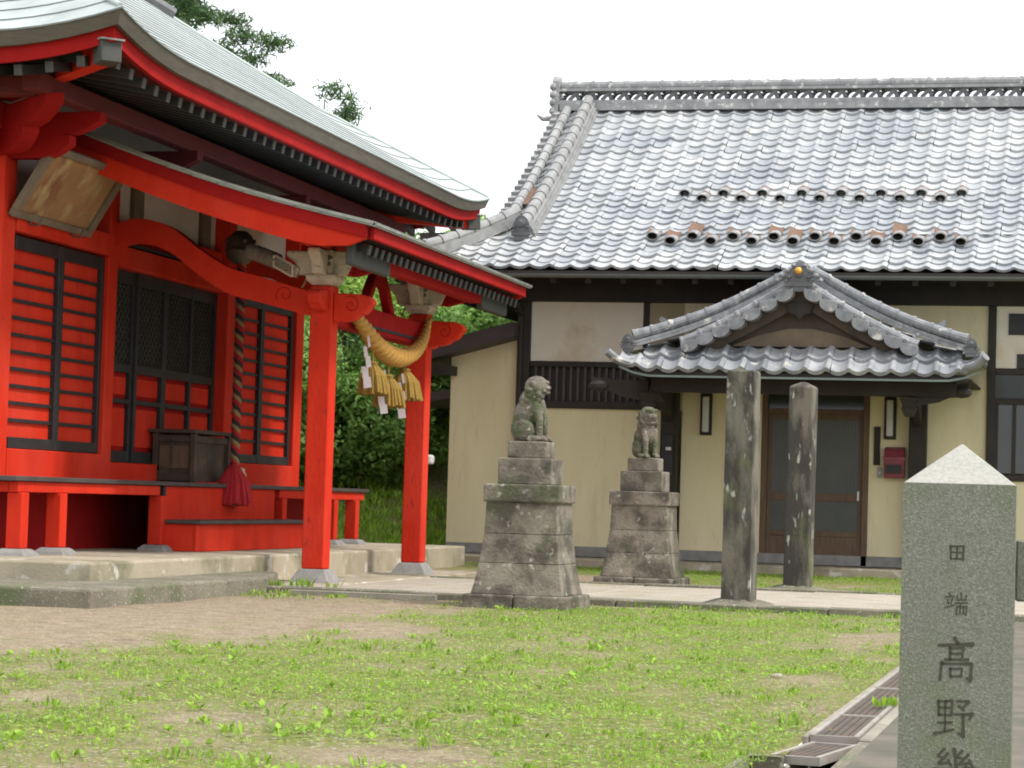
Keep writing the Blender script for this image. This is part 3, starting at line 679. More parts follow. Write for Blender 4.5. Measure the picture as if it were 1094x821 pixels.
for y in (19.85, 20.75):
    MB().tube([(-9.37, y, 3.32), (-9.33, y, 3.2), (-9.25, y, 3.19), (-9.22, y, 3.26)], .01, 6).build('hook', IRON, T)
# ---- sacred straw rope with tassels and paper streamers
T = thing('straw_rope', (-7.1, 23.6, 2.3), 'thick twisted straw rope with three tassels and paper streamers strung between the porch pillars', 'straw rope')
ctr = crv([(-7.12, 22.30, 2.72), (-7.07, 22.62, 2.54), (-7.05, 23.1, 2.37), (-7.05, 23.65, 2.30), (-7.05, 24.2, 2.35), (-7.07, 24.75, 2.53), (-7.12, 25.16, 2.80)], 14)
n = len(ctr); b = MB()
for s_ in range(2):
    pts = []; rad = []
    for k, p in enumerate(ctr):
        t = k/(n-1); w_ = .045+.062*math.sin(PI*min(1, t*1.02))**1.2; th = k*1.02+s_*PI
        tg = (ctr[min(k+1, n-1)]-ctr[max(k-1, 0)]).normalized(); sx = Vector((1, 0, 0)); up = sx.cross(tg)
        pts.append(p+(sx*math.cos(th)+up*math.sin(th))*w_*.46); rad.append(w_*.56)
    b.tube(pts, rad, 10)
b.build('rope', STRAW, T, smooth=True)
for k, y in enumerate((22.92, 23.48, 24.08)):
    zt = [2.21, 2.11, 2.21][k]; MB().tube([(-7.05, y, zt+.1), (-7.05, y, zt-.02)], .012, 6).build('cord', STRAWT, T)
    tassel((-7.05, y, zt), .33, .058, .15, STRAWT, 'straw_tassel', T, 90, lean=(0, .07))
def streamer(y, z, ln):
    b = MB(); x = -7.03; zz = z; xx = x
    for k in range(5):
        w_ = .022+.014*k; h_ = ln/5; sh = (.02, -.012, .022, -.01, .018)[k]
        P = [(xx-w_/2+sh, zz), (xx+w_/2+sh, zz), (xx+w_/2+sh+.015, zz-h_*1.02), (xx-w_/2+sh+.015, zz-h_*1.15)]
        b.prism(P, 'y', y+.008*(k % 2), y+.008*(k % 2)+.002); zz -= h_
    return b.build('paper_streamer', PAPER, T)
streamer(22.62, 2.44, .50); streamer(23.2, 2.14, .43); streamer(23.85, 2.14, .45)

# ------------------------------------------------------------------ tiled roofs
def tprof(u):
    u = u % 1.0
    if u < .66: return -.024*math.sin(PI*u/.66)
    return .026*math.sin(PI*(u-.66)/.34)
def tiles(b, P, rows, cr, lift=.03, amp=1., ns_=7):
    """P(u,v,h): u in tile columns, v in tile rows (down slope), h above the slope"""
    us = [0, .12, .26, .40, .54, .66, .74, .83, .92, 1.0]
    for r in range(rows):
        c0, c1 = cr(r)
        for c in range(c0, c1):
            t = random.random(); tone = random.choice((0.02, .25, .5, 1)) if t < .55 else t*.6
            tn = noise.noise((c*.16, r*.21, 4.)); tone = min(1, max(.02, tone*.75+.12+tn*.9+.25*noise.noise((c*.55, r*.05, 7.))))
            j = random.uniform(-.007, .007); j2 = random.uniform(-.004, .009); jx = random.uniform(-.035, .035)
            A = [P(c+u, r-.06, tprof(u)*amp+j) for u in us]; B = [P(c+u+jx, r+1+jx*.8, tprof(u)*amp+lift+j+j2) for u in us]
            C = [P(c+u+jx, r+1+jx*.8, tprof(u)*amp-.01) for u in us]; m_ = len(us)
            b.add(A+B+C, [(k, k+1, m_+k+1, m_+k) for k in range(m_-1)]+[(m_+k, m_+k+1, 2*m_+k+1, 2*m_+k) for k in range(m_-1)], 0, tone)
def roll(b, pts, r, seg=.26, n=12, collar=True, mi=0):
    pts = [Vector(p) for p in pts]; L_ = [0]
    for i in range(1, len(pts)): L_.append(L_[-1]+(pts[i]-pts[i-1]).length)
    def at(s_):
        for i in range(1, len(pts)):
            if s_ <= L_[i]+1e-6: return pts[i-1].lerp(pts[i], (s_-L_[i-1])/(L_[i]-L_[i-1]))
        return pts[-1]
    k = max(1, round(L_[-1]/seg)); st = L_[-1]/k
    for i in range(k):
        p, q = at(i*st), at((i+1)*st+.01); mid = p.lerp(q, .86)
        b.tube([p, mid, mid, q], [r*.93, r*.97, r*1.1, r*1.1], n, mi)
TP = .262

# ------------------------------------------------------------------ house
H = thing('priest_house', (-3.6, 31, .1), 'long cream walled house with big grey tiled hip and gable roof', 'house')
EY, EZ, RY, RZ = 29.8, 3.84, 34.7, 6.65
SL = math.hypot(RY-EY, RZ-EZ); ROWS = 27
sd_n = Vector((0, -(RZ-EZ), RY-EY)).normalized()
X0 = -8.9; GX = -7.86; HX1 = 4.2
def PF(u, v, h):
    t = 1-v/ROWS; y = lerp(EY, RY, t); z = lerp(EZ, RZ, t)-.13*math.sin(PI*t)
    x = GX-TP*4+u*TP
    up = 0.10*max(0, (-7.9-x)/1.0)**2*max(0, 1-t*4)
    return (x+sd_n.x*h, y+sd_n.y*h, z+sd_n.z*h+up)
def crF(r):
    t = 1-(r+1)/ROWS; y = lerp(EY, RY, t); inset = y-EY
    if y > EY+1.08: c0 = 4
    else: c0 = max(0, math.floor((X0+inset-(GX-TP*4))/TP))
    return c0, math.floor((HX1-(GX-TP*4))/TP)
b = MB(); tiles(b, PF, ROWS, crF, lift=.022, amp=.85); roof = b.build('roof', TILE, H)
# back slope and hip side as plain slabs
b = MB(); b.add([(GX+.05, RY, RZ-.03), (HX1, RY, RZ-.03), (HX1, RY+4.9, EZ-.03), (X0+.3, RY+4.9, EZ-.03)], [(0,1,2,3)])
b.add([(GX-.02, EY+1.1, EZ+.58), (GX-.02, RY+3.8, EZ+.58), (X0, RY+4.9, EZ), (X0, EY, EZ)], [(0,1,2,3)])
b.build('rear_roof', TILE, H)
b = MB(); b.add([(GX+.12, EY+1.15, EZ+.55), (GX+.12, RY, RZ-.1), (GX+.12, RY+3.75, EZ+.55)], [(0,1,2)]); b.build('gable_wall', PLAST, H)
# verge tiles on left edge of the gable
b = MB()
for r in range(0, 20):
    p = Vector(PF(4, r+.5, .02)); q = Vector(PF(4, r+1.5, .05)); b.beam(p+Vector((-.04, 0, -.03)), q+Vector((-.04, 0, -.03)), .10, .1, h2=.14)
b.build('verge_tiles', NOSHI, roof)
b = MB(); roll(b, [PF(4.35, v, .06) for v in np.linspace(.5, 20.8, 16)], .07); b.build('verge_roll', mat('grey_glazed_roll', (.36,.36,.355), (.25,.25,.25), rough=.4, scale=6), roof, smooth=False)
b = MB(); pth = [PF(5.55, v, .17) for v in np.linspace(0, 21.4, 16)]; roll(b, pth, .08, .27)
for w_, h0, h1 in ((.30, -.02, .05), (.26, .055, .10), (.22, .105, .15)):
    for i in range(15):
        v0, v1 = i*1.427, (i+1)*1.427; b.beam(PF(5.55, v0, (h0+h1)/2), PF(5.55, v1, (h0+h1)/2), w_, h1-h0, up=sd_n)
b.build('descending_ridge', mat('pale_ridge_roll', (.32,.32,.315), (.21,.21,.205), rough=.45, scale=7), roof)
def onigawara(parent, c, s_=1., M=NOSHID, gold=False, wide=1.):
    b = MB(); x, y, z = c
    b.prism([(x+u*s_*wide, z+v*s_) for u, v in ((-.16,-.14),(.16,-.14),(.18,0),(.13,.13),(.05,.2),(-.05,.2),(-.13,.13),(-.18,0))], 'y', y-.03*s_, y+.06*s_)
    b.tube([(x, y-.10*s_, z+.06*s_), (x, y-.02*s_, z+.06*s_)], .09*s_, 14)
    b.ball((x, y-.10*s_, z+.06*s_), (.055*s_, .03*s_, .055*s_), 10)
    for sg in (-1, 1):
        b.tube([(x+sg*(.13+.006*t)*s_*wide+sg*.0, y-.05*s_, z+(-.05+.01*t)*s_) for t in (0, 1, 2)], .04*s_, 8)
        b.tube([(x+sg*(.17*wide+(.012+.011*t)*math.cos(t))*s_, y-.03*s_, z+(-.06+(.012+.011*t)*math.sin(t))*s_) for t in np.linspace(0, 6, 20)], .02*s_, 6)
    b.box(x-.2*s_*wide, x+.2*s_*wide, y-.05*s_, y+.07*s_, z-.22*s_, z-.14*s_); b.box(x-.15*s_, x+.15*s_, y-.03*s_, y+.05*s_, z-.32*s_, z-.22*s_)
    return b.build('ogre_tile', M, parent, bevel=.008)
e = PF(5.55, 21.6, .17); onigawara(roof, (e[0], e[1]-.05, e[2]+.0), .62)
# corner ridge
b = MB(); pts = [(lerp(-7.62, -8.95, t), lerp(31.12, 29.75, t), lerp(4.72, 3.98, t)-.06*math.sin(PI*t)+.12*max(0, t-.7)) for t in np.linspace(0, 1, 8)]
roll(b, pts, .085)
for i in range(7): b.beam(Vector(pts[i])-Vector((0,0,.1)), Vector(pts[i+1])-Vector((0,0,.1)), .2, .13)
b.build('corner_ridge', MATS['pale_ridge_roll'], roof)
# main ridge with openwork
b = MB(); b.box(GX-.02, HX1, RY-.15, RY+.15, RZ-.02, RZ+.075).box(GX-.05, HX1, RY-.13, RY+.13, RZ+.08, RZ+.135); b.build('ridge_base', NOSHI, roof)
b = MB(); x = GX+.12
while x < HX1:
    for yy, sg in ((RY-.05, 1), (RY+.05, -1)):
        pts = [(x+sg*(.125*math.cos(t)), yy, RZ+.135+.14*math.sin(t)*1.0) for t in np.linspace(.15, PI*.62, 7)]
        for i in range(6): b.beam(pts[i], pts[i+1], .06, .034, up=(0, 1, 0))
    b.beam((x-.02, RY-.06, RZ+.14), (x+.11, RY-.06, RZ+.265), .05, .035, up=(0, 1, 0))
    x += .245
b.build('ridge_openwork', NOSHID, roof)
b = MB(); b.box(GX-.04, HX1, RY-.12, RY+.12, RZ+.27, RZ+.31); b.build('ridge_capping', NOSHI, roof)
b = MB(); roll(b, [(GX-.06, RY, RZ+.36), (HX1, RY, RZ+.36)], .075, .26); b.build('ridge_roll', NOSHI, roof)
b = MB(); b.prism([(RY-.16, RZ-.12), (RY+.16, RZ-.12), (RY+.13, RZ+.42), (RY+.05, RZ+.5), (RY-.05, RZ+.5), (RY-.13, RZ+.42)], 'x', GX-.14, GX-.04)
for k in range(4): b.ball((GX-.13, RY-.1, RZ-.02+k*.12), (.06, .09, .06), 10)
b.tube([(GX-.1, RY-.1, RZ-.12), (GX-.25, RY-.25, RZ-.16), (GX-.32, RY-.32, RZ-.11)], [.05, .035, .01], 7)
b.build('ridge_end_tile', NOSHI, roof)
# snow guards (ring tiles) in two rows, with bare brown tiles above
def guard(u, v, patch):
    b = MB(); p = Vector(PF(u, v, .075)); q = Vector(PF(u, v-.95, .03)); d = (q-p).normalized(); a_ = Vector((1, 0, 0)); up = a_.cross(d)*-1
    n = 14; vo, vi_ = [], []
    for pt in (p, q):
        for rr in (.070, .056):
            for k in range(n): vo.append(pt+(a_*math.cos(2*PI*k/n)*1.15+up*math.sin(2*PI*k/n)*.8)*rr)
    f0 = [(k, (k+1) % n, 2*n+(k+1) % n, 2*n+k) for k in range(n)]; f1 = [(n+k, 3*n+k, 3*n+(k+1) % n, n+(k+1) % n) for k in range(n)]
    f2 = [(k, n+k, n+(k+1) % n, (k+1) % n) for k in range(n)]
    b.add(vo, f0+f2, 0); b.add(vo, f1+[tuple(range(3*n, 4*n))], 1)
    if patch:
        for k in range(5):
            u0, u1 = u-.34+k*.13, u-.34+(k+1)*.13
            b.add([PF(u0, v-.9, tprof(u0)+.045), PF(u1, v-.9, tprof(u1)+.045), PF(u1, v-.9-patch, tprof(u1)+.045), PF(u0, v-.9-patch, tprof(u0)+.045)], [(0,1,2,3)], 2)
    b.build('snow_guard', [NOSHI, HOLE, TERRA], roof)
cbase = 4
random.seed(11)
for k in range(15):
    u = 12.85+k; guard(u, 14.6+(k % 2)*.85, .55 if k % 5 else .2)
for k in range(16):
    u = 12.2+k; guard(u, 22.2+(k % 2)*.85, (.7, 1.9, .9, 1.4, .8)[(k*3) % 5])
# brown patch by the gable
b = MB()
for k in range(4): b.add([PF(4.62+k*.14, 13.6, .07), PF(4.76+k*.14, 13.6, .07), PF(4.76+k*.14, 16.4, .07), PF(4.62+k*.14, 16.4, .07)], [(0,1,2,3)])
b.build('bare_tile_patch', TERRA, roof)
# eaves, soffit, gutter
MB().box(X0+.05, HX1, EY-.02, EY+.05, EZ-.13, EZ-.045).build('eave_board', DWOOD, H)
b = MB(); b.add([(X0+.05, EY+.04, EZ-.11), (HX1, EY+.04, EZ-.11), (HX1, 31.2, 4.25), (X0+.05, 31.2, 4.25)], [(0,1,2,3)])
b.add([(X0+.04, EY, EZ-.11), (-7.3, 31.1, 4.2), (-7.3, 38.5, 4.2), (X0+.04, 39.6, EZ-.11)], [(0,1,2,3)])
b.box(X0-.0, X0+.07, EY, 39.6, EZ-.2, EZ-.04)
b.build('soffit', SOFF, H)
b = MB(); x = X0+.25
while x < HX1: b.beam((x, EY+.06, EZ-.15), (x, 31.15, 4.14), .07, .09); x += .455
b.build('eave_rafters', DWOOD, H)
b = MB(); n = 6
for k in range(n):
    t0, t1 = PI+PI*k/n, PI+PI*(k+1)/n
    b.add([(X0+1.2, EY-.07+.05*math.cos(t0), EZ-.09+.05*math.sin(t0)), (X0+1.2, EY-.07+.05*math.cos(t1), EZ-.09+.05*math.sin(t1)), (HX1, EY-.07+.05*math.cos(t1), EZ-.09+.05*math.sin(t1)), (HX1, EY-.07+.05*math.cos(t0), EZ-.09+.05*math.sin(t0))], [(0,1,2,3)])
b.build('rain_gutter', mat('gutter_metal', (.13,.14,.13), rough=.5), H)
b = MB().tube([(-7.48, 30.9, .3), (-7.48, 30.9, 3.3), (-7.5, 30.3, 3.6), (-7.5, 29.8, 3.72)], .04, 8); b.build('downpipe', DWOOD, H)
# walls
WY = 31.0
def wall(x0, x1, z0, z1, M, nm='wall', y=WY, d=.15): return MB().box(x0, x1, y, y+d, z0, z1).build(nm, M, H)
wall(-8.44, -7.53, .3, 3.05, CREAM)
wall(-7.36, -5.6, .3, 2.10, CREAM)
wall(-5.32, -4.28, .3, 3.5, CREAM); wall(-2.9, -1.44, .3, 3.5, CREAM); wall(-4.28, -2.9, 2.44, 3.5, TAN, 'upper_wall')
wall(-7.36, -5.86, 2.72, 3.5, PLASTW, 'plaster_panel'); wall(-5.78, -5.32, 2.1, 3.5, TAN, 'upper_wall')
o = wall(-1.34, -.2, 2.72, 3.5, PLASTW, 'plaster_panel')
wall(-1.34, HX1-.5, .3, 1.3, CREAM); wall(-.2, HX1-.5, 1.3, 3.5, CREAM)
MB().box(-8.4, HX1-.5, 38.2, 38.3, .0, 4).box(-8.44, -8.34, 31.15, 38.2, 0, 2.9).box(HX1-.6, HX1-.5, 31.15, 38.2, 0, 4.5).build('wall', CREAM, H)
# mouldy foot of the plaster panel
# timber frame
for q in ((-7.53, -7.36, WY-.08, WY+.14, .3, 3.5), (-5.86, -5.78, WY-.03, WY+.1, 2.72, 3.5), (-1.44, -1.34, WY-.05, WY+.12, .3, 3.5)):
    MB().box(*q).build('timber_post', DWOOD, H, bevel=.006)
for q in ((-7.36, -5.6, WY-.03, WY+.12, 2.645, 2.715), (-7.36, -5.6, WY-.04, WY+.12, 2.105, 2.2), (-1.34, HX1-.5, WY-.03, WY+.12, 2.64, 2.715), (-1.34, -.2, WY-.03, WY+.12, 1.3, 1.38), (-1.34, -.2, WY-.03, WY+.12, 2.26, 2.34)):
    MB().box(*q).build('timber_rail', DWOOD, H, bevel=.006)
MB().box(-8.9, HX1-.5, WY-.1, WY+.15, 3.505, 4.4).build('eave_beam', DWOOD, H)
MB().box(-8.44, HX1-.5, WY-.02, WY+.1, .17, .298).build('wall_base', BASEST, H)
MB().box(-8.7, HX1, 30.05, 30.97, -.2, .16).build('apron_slab', CONC, H, bevel=.015)
# vent with vertical bars
v_ = MB().box(-7.36, -5.6, WY+.06, WY+.1, 2.2, 2.645).build('vent_window', mat('vent_dark', (.035,.028,.03), rough=.6), H)
b = MB(); x = -7.3
while x < -5.62: b.box(x, x+.035, WY-.01, WY+.03, 2.2, 2.645); x += .095
b.build('vent_bars', mat('vent_bar_wood', (.085,.065,.065), rough=.7), v_)
# black square openings in right white panel
for x0, x1, z0, z1 in ((-1.19, -.86, 3.14, 3.41), (-1.08, -.7, 2.722, 2.90)):
    w_ = MB().box(x0, x1, WY-.02, WY-.003, z0, z1).build('high_window', BLK, H); 
# right window
w_ = MB().box(-1.3, -.25, WY-.01, WY+.02, 1.4, 2.26).build('window', GLASS, H)
b = MB()
for x in (-1.32, -1.1, -.8, -.5, -.26): b.box(x-.025, x+.025, WY-.035, WY-.011, 1.385, 2.258)
b.build('window_frame', DWOOD, w_)
MB().box(-1.34, -.2, WY-.005, WY+.05, 2.34, 2.64).build('transom_board', mat('grey_blue_board', (.07,.075,.085), rough=.6), H)
# lean-to roof at the left
b = MB(); b.prism([(-8.98, 2.60), (-7.5, 3.0), (-7.5, 3.2), (-8.98, 2.80)], 'y', 30.55, 38); b.build('lean_to_roof', mat('dark_fascia', (.07,.055,.055), (.05,.04,.04), rough=.6), H)
MB().box(-8.7, -8.35, 30.62, 30.98, 2.5, 2.62).build('roof_bracket', DWOOD, H)
b = MB(); b.prism([(-9.4, 2.18), (-8.45, 2.34), (-8.45, 2.46), (-9.4, 2.30)], 'y', 32.5, 36); b.build('lower_roof', MATS['dark_fascia'], H)
# ---- porch of the house
PX0, PX1, PCX = -5.72, -1.42, -3.6; PEY = 28.75; PEZ = 2.50; GZ = 2.82; GY = 29.25
pn = Vector((0, -(GZ-PEZ), GY-PEY)).normalized(); PT = .255
def cornlift(x):
    d = max(0, abs(x-(PX0+PX1)/2)/((PX1-PX0)/2)-.8)/.2; return .11*d*d
def PP(u, v, h):
    t = 1-v/2.; x = lerp(PX0, PX1, 0)+u*PT; y = lerp(PEY, GY, t); z = lerp(PEZ, GZ, t)+cornlift(x)
    return (x, y+pn.y*h, z+pn.z*h)
b = MB(); nC = int((PX1-PX0)/PT)+1
tiles(b, PP, 2, lambda r: (1 if r == 0 else 0, nC-1 if r == 0 else nC), lift=.04, amp=1.15)
# side slopes of the porch gable
sl = .43; PRZ = PCX
def gabz(x): t = min(1, abs(x-PCX)/2.15); return 3.60-(3.60-2.72)*t-.10*math.sin(PI*t)
for sg in (-1, 1):
    sn = Vector((sg*.40, 0, .92)).normalized()
    def PS(u, v, h, sg=sg, sn=sn):
        x = PCX+sg*(2.15*v/8.); y = 29.2+u*PT; return (x+sn.x*h, y, gabz(x)+sn.z*h)
    tiles(b, PS, 8, lambda r: (0, 7))
proof = b.build('porch_roof', TILEP, H)
PRM = mat('porch_ridge_tile', (.27,.275,.285), (.15,.155,.165), rough=.4, scale=7, c4=(.55,.53,.48), s4=9, t4=(.6,.72))
b = MB()   # front verge rolls and rows of verge tiles
for sg in (-1, 1):
    pts = [(PCX+sg*d, 29.08, gabz(PCX+sg*d)+.03-.075*d) for d in np.linspace(.08, 1.42, 10)]
    roll(b, pts, .07, .25)
    d = .17
    while d < 1.46:
        x = PCX+sg*d; z = gabz(x)-.02-.075*d
        b.lathe([(.001, 0), (.10, .0), (.125, .03), (.12, .05)], (x, 29.0, z-.05), 14, sy=.55) if False else None
        p = [(x+math.cos(t)*.125, z-.055+math.sin(t)*.10-.0) for t in np.linspace(PI, 2*PI, 9)]
        p = [(x+.125, z+.0)]+[(x-.125, z)]+p[1:-1]
        dz = .20*.105; b.prism([(x-.105, z+.03+dz*sg)]+[(x+math.cos(t)*.105, z-.035-dz*sg*math.cos(t)+math.sin(t)*.075) for t in np.linspace(PI, 2*PI, 9)]+[(x+.105, z+.03-dz*sg)], 'y', 28.97+.02*random.random(), 29.2)
        d += .185+.012*random.random()
b.build('verge_tiles', PRM, proof, bevel=.01)
b = MB()   # outer descending ridges
for sg in (-1, 1):
    pts = [(PCX+sg*d, lerp(29.42, 29.05, (d/2.02)**2), gabz(PCX+sg*d)+.25-.07*(d/2.)) for d in np.linspace(.1, 2.02, 12)]
    roll(b, pts, .068, .25)
    for hgt, w_ in ((.085, .17), (.125, .2)):
        for i in range(11): b.beam(Vector(pts[i])-Vector((0,0,hgt)), Vector(pts[i+1])-Vector((0,0,hgt)), w_, .034)
b.build('descending_ridge', PRM, proof)
for sg in (-1, 1):
    onigawara(proof, (PCX+sg*2.06, 28.95, gabz(PCX+sg*2.0)+.10), .42, NOSHID)
    c = MB(); c.prism([(PCX+sg*(1.55), gabz(PCX+sg*1.55)+.2), (PCX+sg*1.72, gabz(PCX+sg*1.55)+.3), (PCX+sg*1.75, gabz(PCX+sg*1.55)+.27), (PCX+sg*1.67, gabz(PCX+sg*1.55)+.14)], 'y', 29.3, 29.42); c.build('tile_fin', PRM, proof)
    # up-turned corner tile
    c = MB().tube([(PCX+sg*1.85, 28.95, 2.60), (PCX+sg*2.02, 28.8, 2.58), (PCX+sg*2.15, 28.7, 2.62), (PCX+sg*2.25, 28.62, 2.71)], [.06, .06, .055, .05], 9); c.build('corner_tile', PRM, proof)
b = MB(); roll(b, [(PCX, 29.1, 3.80), (PCX, 31.0, 3.80)], .075); b.box(PCX-.1, PCX+.1, 29.15, 31, 3.58, 3.74); b.build('porch_ridge', PRM, proof)
og = onigawara(proof, (PCX, 29.02, 3.68), .60, NOSHID, wide=1.4)
b = MB().ball((PCX, 28.93, 3.73), (.045, .03, .045), 12); b.build('gold_boss', GOLD, og, smooth=True)
for sg in (-1, 1):
    b = MB()
    for (dx, dz, rr) in ((.14, .06, .04), (.2, .0, .045), (.26, -.06, .035), (.07, .12, .028)): b.ball((PCX+sg*dx, 29.0, 3.68+dz), (rr, .04, rr*.8), 10)
    b.build('cloud_scroll', PRM, og, smooth=True)
# gable pediment
b = MB().prism([(PCX-1.3, 2.83), (PCX+1.3, 2.83), (PCX, 3.45)], 'y', 29.36, 29.40); b.build('gable_board', mat('dark_brown_board', (.10,.075,.055), (.065,.05,.04), rough=.8, scale=3), H)
b = MB()
for sg in (-1, 1):
    P_ = [(PCX+sg*d, gabz(PCX+sg*d)-.06-.075*d) for d in np.linspace(0, 1.5, 8)]; Q_ = [(PCX+sg*d, gabz(PCX+sg*d)-.19-.075*d-.07*(1-d/1.5)) for d in np.linspace(0, 1.5, 8)]
    b.strip(P_, Q_, 'y', 29.22, 29.27)
b.build('barge_board', MATS['dark_brown_board'], H)
b = MB().prism([(PCX-.16, 3.36), (PCX+.16, 3.36), (PCX+.13, 3.24), (PCX+.05, 3.22), (PCX, 3.16), (PCX-.05, 3.22), (PCX-.13, 3.24)], 'y', 29.17, 29.218); b.build('gable_pendant', DWOOD, H)
b = MB().prism([(PCX-.85, 2.84), (PCX+.85, 2.84), (PCX+.5, 2.98), (PCX+.15, 3.06), (PCX-.15, 3.06), (PCX-.5, 2.98)], 'y', 29.32, 29.358); b.build('pediment_beam', GWOOD, H)
# porch ceiling and beams
b = MB().box(PX0+.1, PX1-.1, 28.85, 31, 2.44, 2.46); b.build('porch_ceiling', SOFF, H)
b = MB().box(PX0+.15, PX1-.15, PEY+.05, PEY+.1, 2.415, 2.50); b.box(PX0+.3, PX1-.3, 29.25, 29.4, 2.26, 2.437); b.build('porch_beam', DWOOD, H, bevel=.008)
b = MB()
for k in range(24):
    xa, xb = lerp(PX0, PX1, k/24), lerp(PX0, PX1, (k+1)/24); b.beam((xa, PEY-.02, 2.425+cornlift(xa)), (xb, PEY-.02, 2.425+cornlift(xb)), .02, .025)
b.build('porch_gutter', mat('green_gutter', (.16,.2,.18), rough=.5), H)
for x, sg in ((-5.46, -1), (-2.28, 1)):
    MB().box(x-.11, x+.11, WY-.18, WY-.001, .3, 2.43).build('porch_post', DWOOD, H, bevel=.01)
    b = MB().strip([(WY-.18, 2.43), (30.2, 2.43), (29.4, 2.43)], [(WY-.18, 1.95), (30.2, 2.18), (29.4, 2.33)], 'x', x-.05, x+.05)
    b.loft([(x, 29.35, .05, .07, 2.02), (x, 29.35, .09, .10, 2.12), (x, 29.35, .07, .08, 2.14), (x, 29.35, .11, .12, 2.25)])
    b.build('porch_bracket', DWOOD, H, bevel=.008)
    b = MB().strip([(x, 2.40), (x+sg*.35, 2.40), (x+sg*.7, 2.43)], [(x, 2.14), (x+sg*.35, 2.2), (x+sg*.7, 2.36)], 'y', 29.3, 29.38); b.ball((x+sg*.62, 29.3, 2.32), (.13, .06, .07), 10); b.build('side_bracket', DWOOD, H)
# ---- door
D = MB().box(-4.28, -2.9, WY+.08, WY+.12, .17, 2.44).build('sliding_door', BWOOD, H)
b = MB().box(-4.28, -4.2, WY+.0, WY+.08, .17, 2.44).box(-2.98, -2.9, WY-.02, WY+.08, .17, 2.44).box(-4.2, -2.98, WY+.0, WY+.08, 2.09, 2.16).box(-4.2, -2.98, WY, WY+.08, 2.36, 2.44).box(-4.2, -2.98, WY, WY+.08, .17, .26)
b.build('door_frame', BWOOD, D, bevel=.006)
MB().box(-4.2, -2.98, WY+.06, WY+.075, 2.16, 2.36).build('transom_glass', GLASS, D)
for x0, x1, yo in ((-4.2, -3.58, .045), (-3.62, -2.98, .02)):
    b = MB().box(x0, x0+.05, WY+yo, WY+yo+.03, .26, 2.09).box(x1-.05, x1, WY+yo, WY+yo+.03, .26, 2.09)
    for z0, z1 in ((.26, .30), (.53, .60), (.98, 1.08), (2.02, 2.09)): b.box(x0+.05, x1-.05, WY+yo, WY+yo+.03, z0, z1)
    b.build('door_leaf', BWOOD, D, bevel=.004)
    MB().box(x0+.05, x1-.05, WY+yo+.012, WY+yo+.02, .60, 2.02).build('door_glass', RIBG, D)
    MB().box(x0+.05, x1-.05, WY+yo+.01, WY+yo+.025, .30, .53).build('door_panel', BWOOD, D)
    b = MB(); x = x0+.07
    while x < x1-.06: b.box(x, x+.008, WY+yo+.004, WY+yo+.011, 1.08, 2.02); x += .04
    b.build('glass_ribs', mat('glass_rib', (.12,.115,.10), rough=.4), D)
MB().box(-3.04, -3.015, WY-.0, WY+.019, 1.0, 1.12).build('door_pull', LAMP, D)
# ---- things on the house wall
for k, x in enumerate((-5.0, -2.64)):
    T = thing('wall_lamp', (x, WY-.06, 2.06), ['tall white wall lamp in dark frame left of the house door', 'tall white wall lamp in dark frame right of the house door, above the mailbox'][k], 'lamp', 'wall lamps beside the house door')
    MB().box(x-.075, x+.075, WY-.05, WY-.002, 1.79, 2.33).build('lamp_frame', DWOOD, T, bevel=.005)
    MB().box(x-.042, x+.042, WY-.10, WY-.051, 1.83, 2.29).build('lamp_cover', LAMP, T, bevel=.01)
T = thing('mailbox', (-2.57, WY-.1, 1.5), 'dark red metal mailbox on the cream wall right of the door', 'mailbox')
b = MB().prism([(WY-.002, 1.3), (WY-.14, 1.3), (WY-.16, 1.55), (WY-.10, 1.66), (WY-.002, 1.70)], 'x', -2.70, -2.44); b.build('mailbox_body', MAIL, T, bevel=.012)
MB().box(-2.67, -2.47, WY-.175, WY-.158, 1.36, 1.47).build('mail_slot', BLK, T); MB().box(-2.71, -2.43, WY-.172, WY-.162, 1.535, 1.56).build('mailbox_lip', MAIL, T)
T = MB().box(-2.84, -2.76, WY-.03, WY-.002, 1.46, 1.95).build('name_board', DWOOD, bevel=.004, at=(-2.8, WY, 1.46)); tag(T, 'narrow dark wooden name board right of the house door', 'name board')
T = thing('doorbell', (-2.76, WY-.02, 1.35), 'small grey doorbell between the door and the red mailbox', 'doorbell'); MB().box(-2.79, -2.73, WY-.022, WY-.002, 1.3, 1.43).build('bell_case', mat('grey_plastic', (.35,.35,.33), rough=.5), T, bevel=.004); MB().box(-2.772, -2.748, WY-.03, WY-.0225, 1.35, 1.38).build('bell_button', LAMP, T)
T = thing('notice_box', (-5.46, WY-.2, 1.3), 'dark box with a small pale label on the porch post by the far lion', 'box')
MB().box(-5.53, -5.39, WY-.24, WY-.182, 1.25, 1.78).build('box_case', BLK, T, bevel=.006); MB().box(-5.48, -5.41, WY-.246, WY-.241, 1.58, 1.62).build('pale_label', LAMP, T)

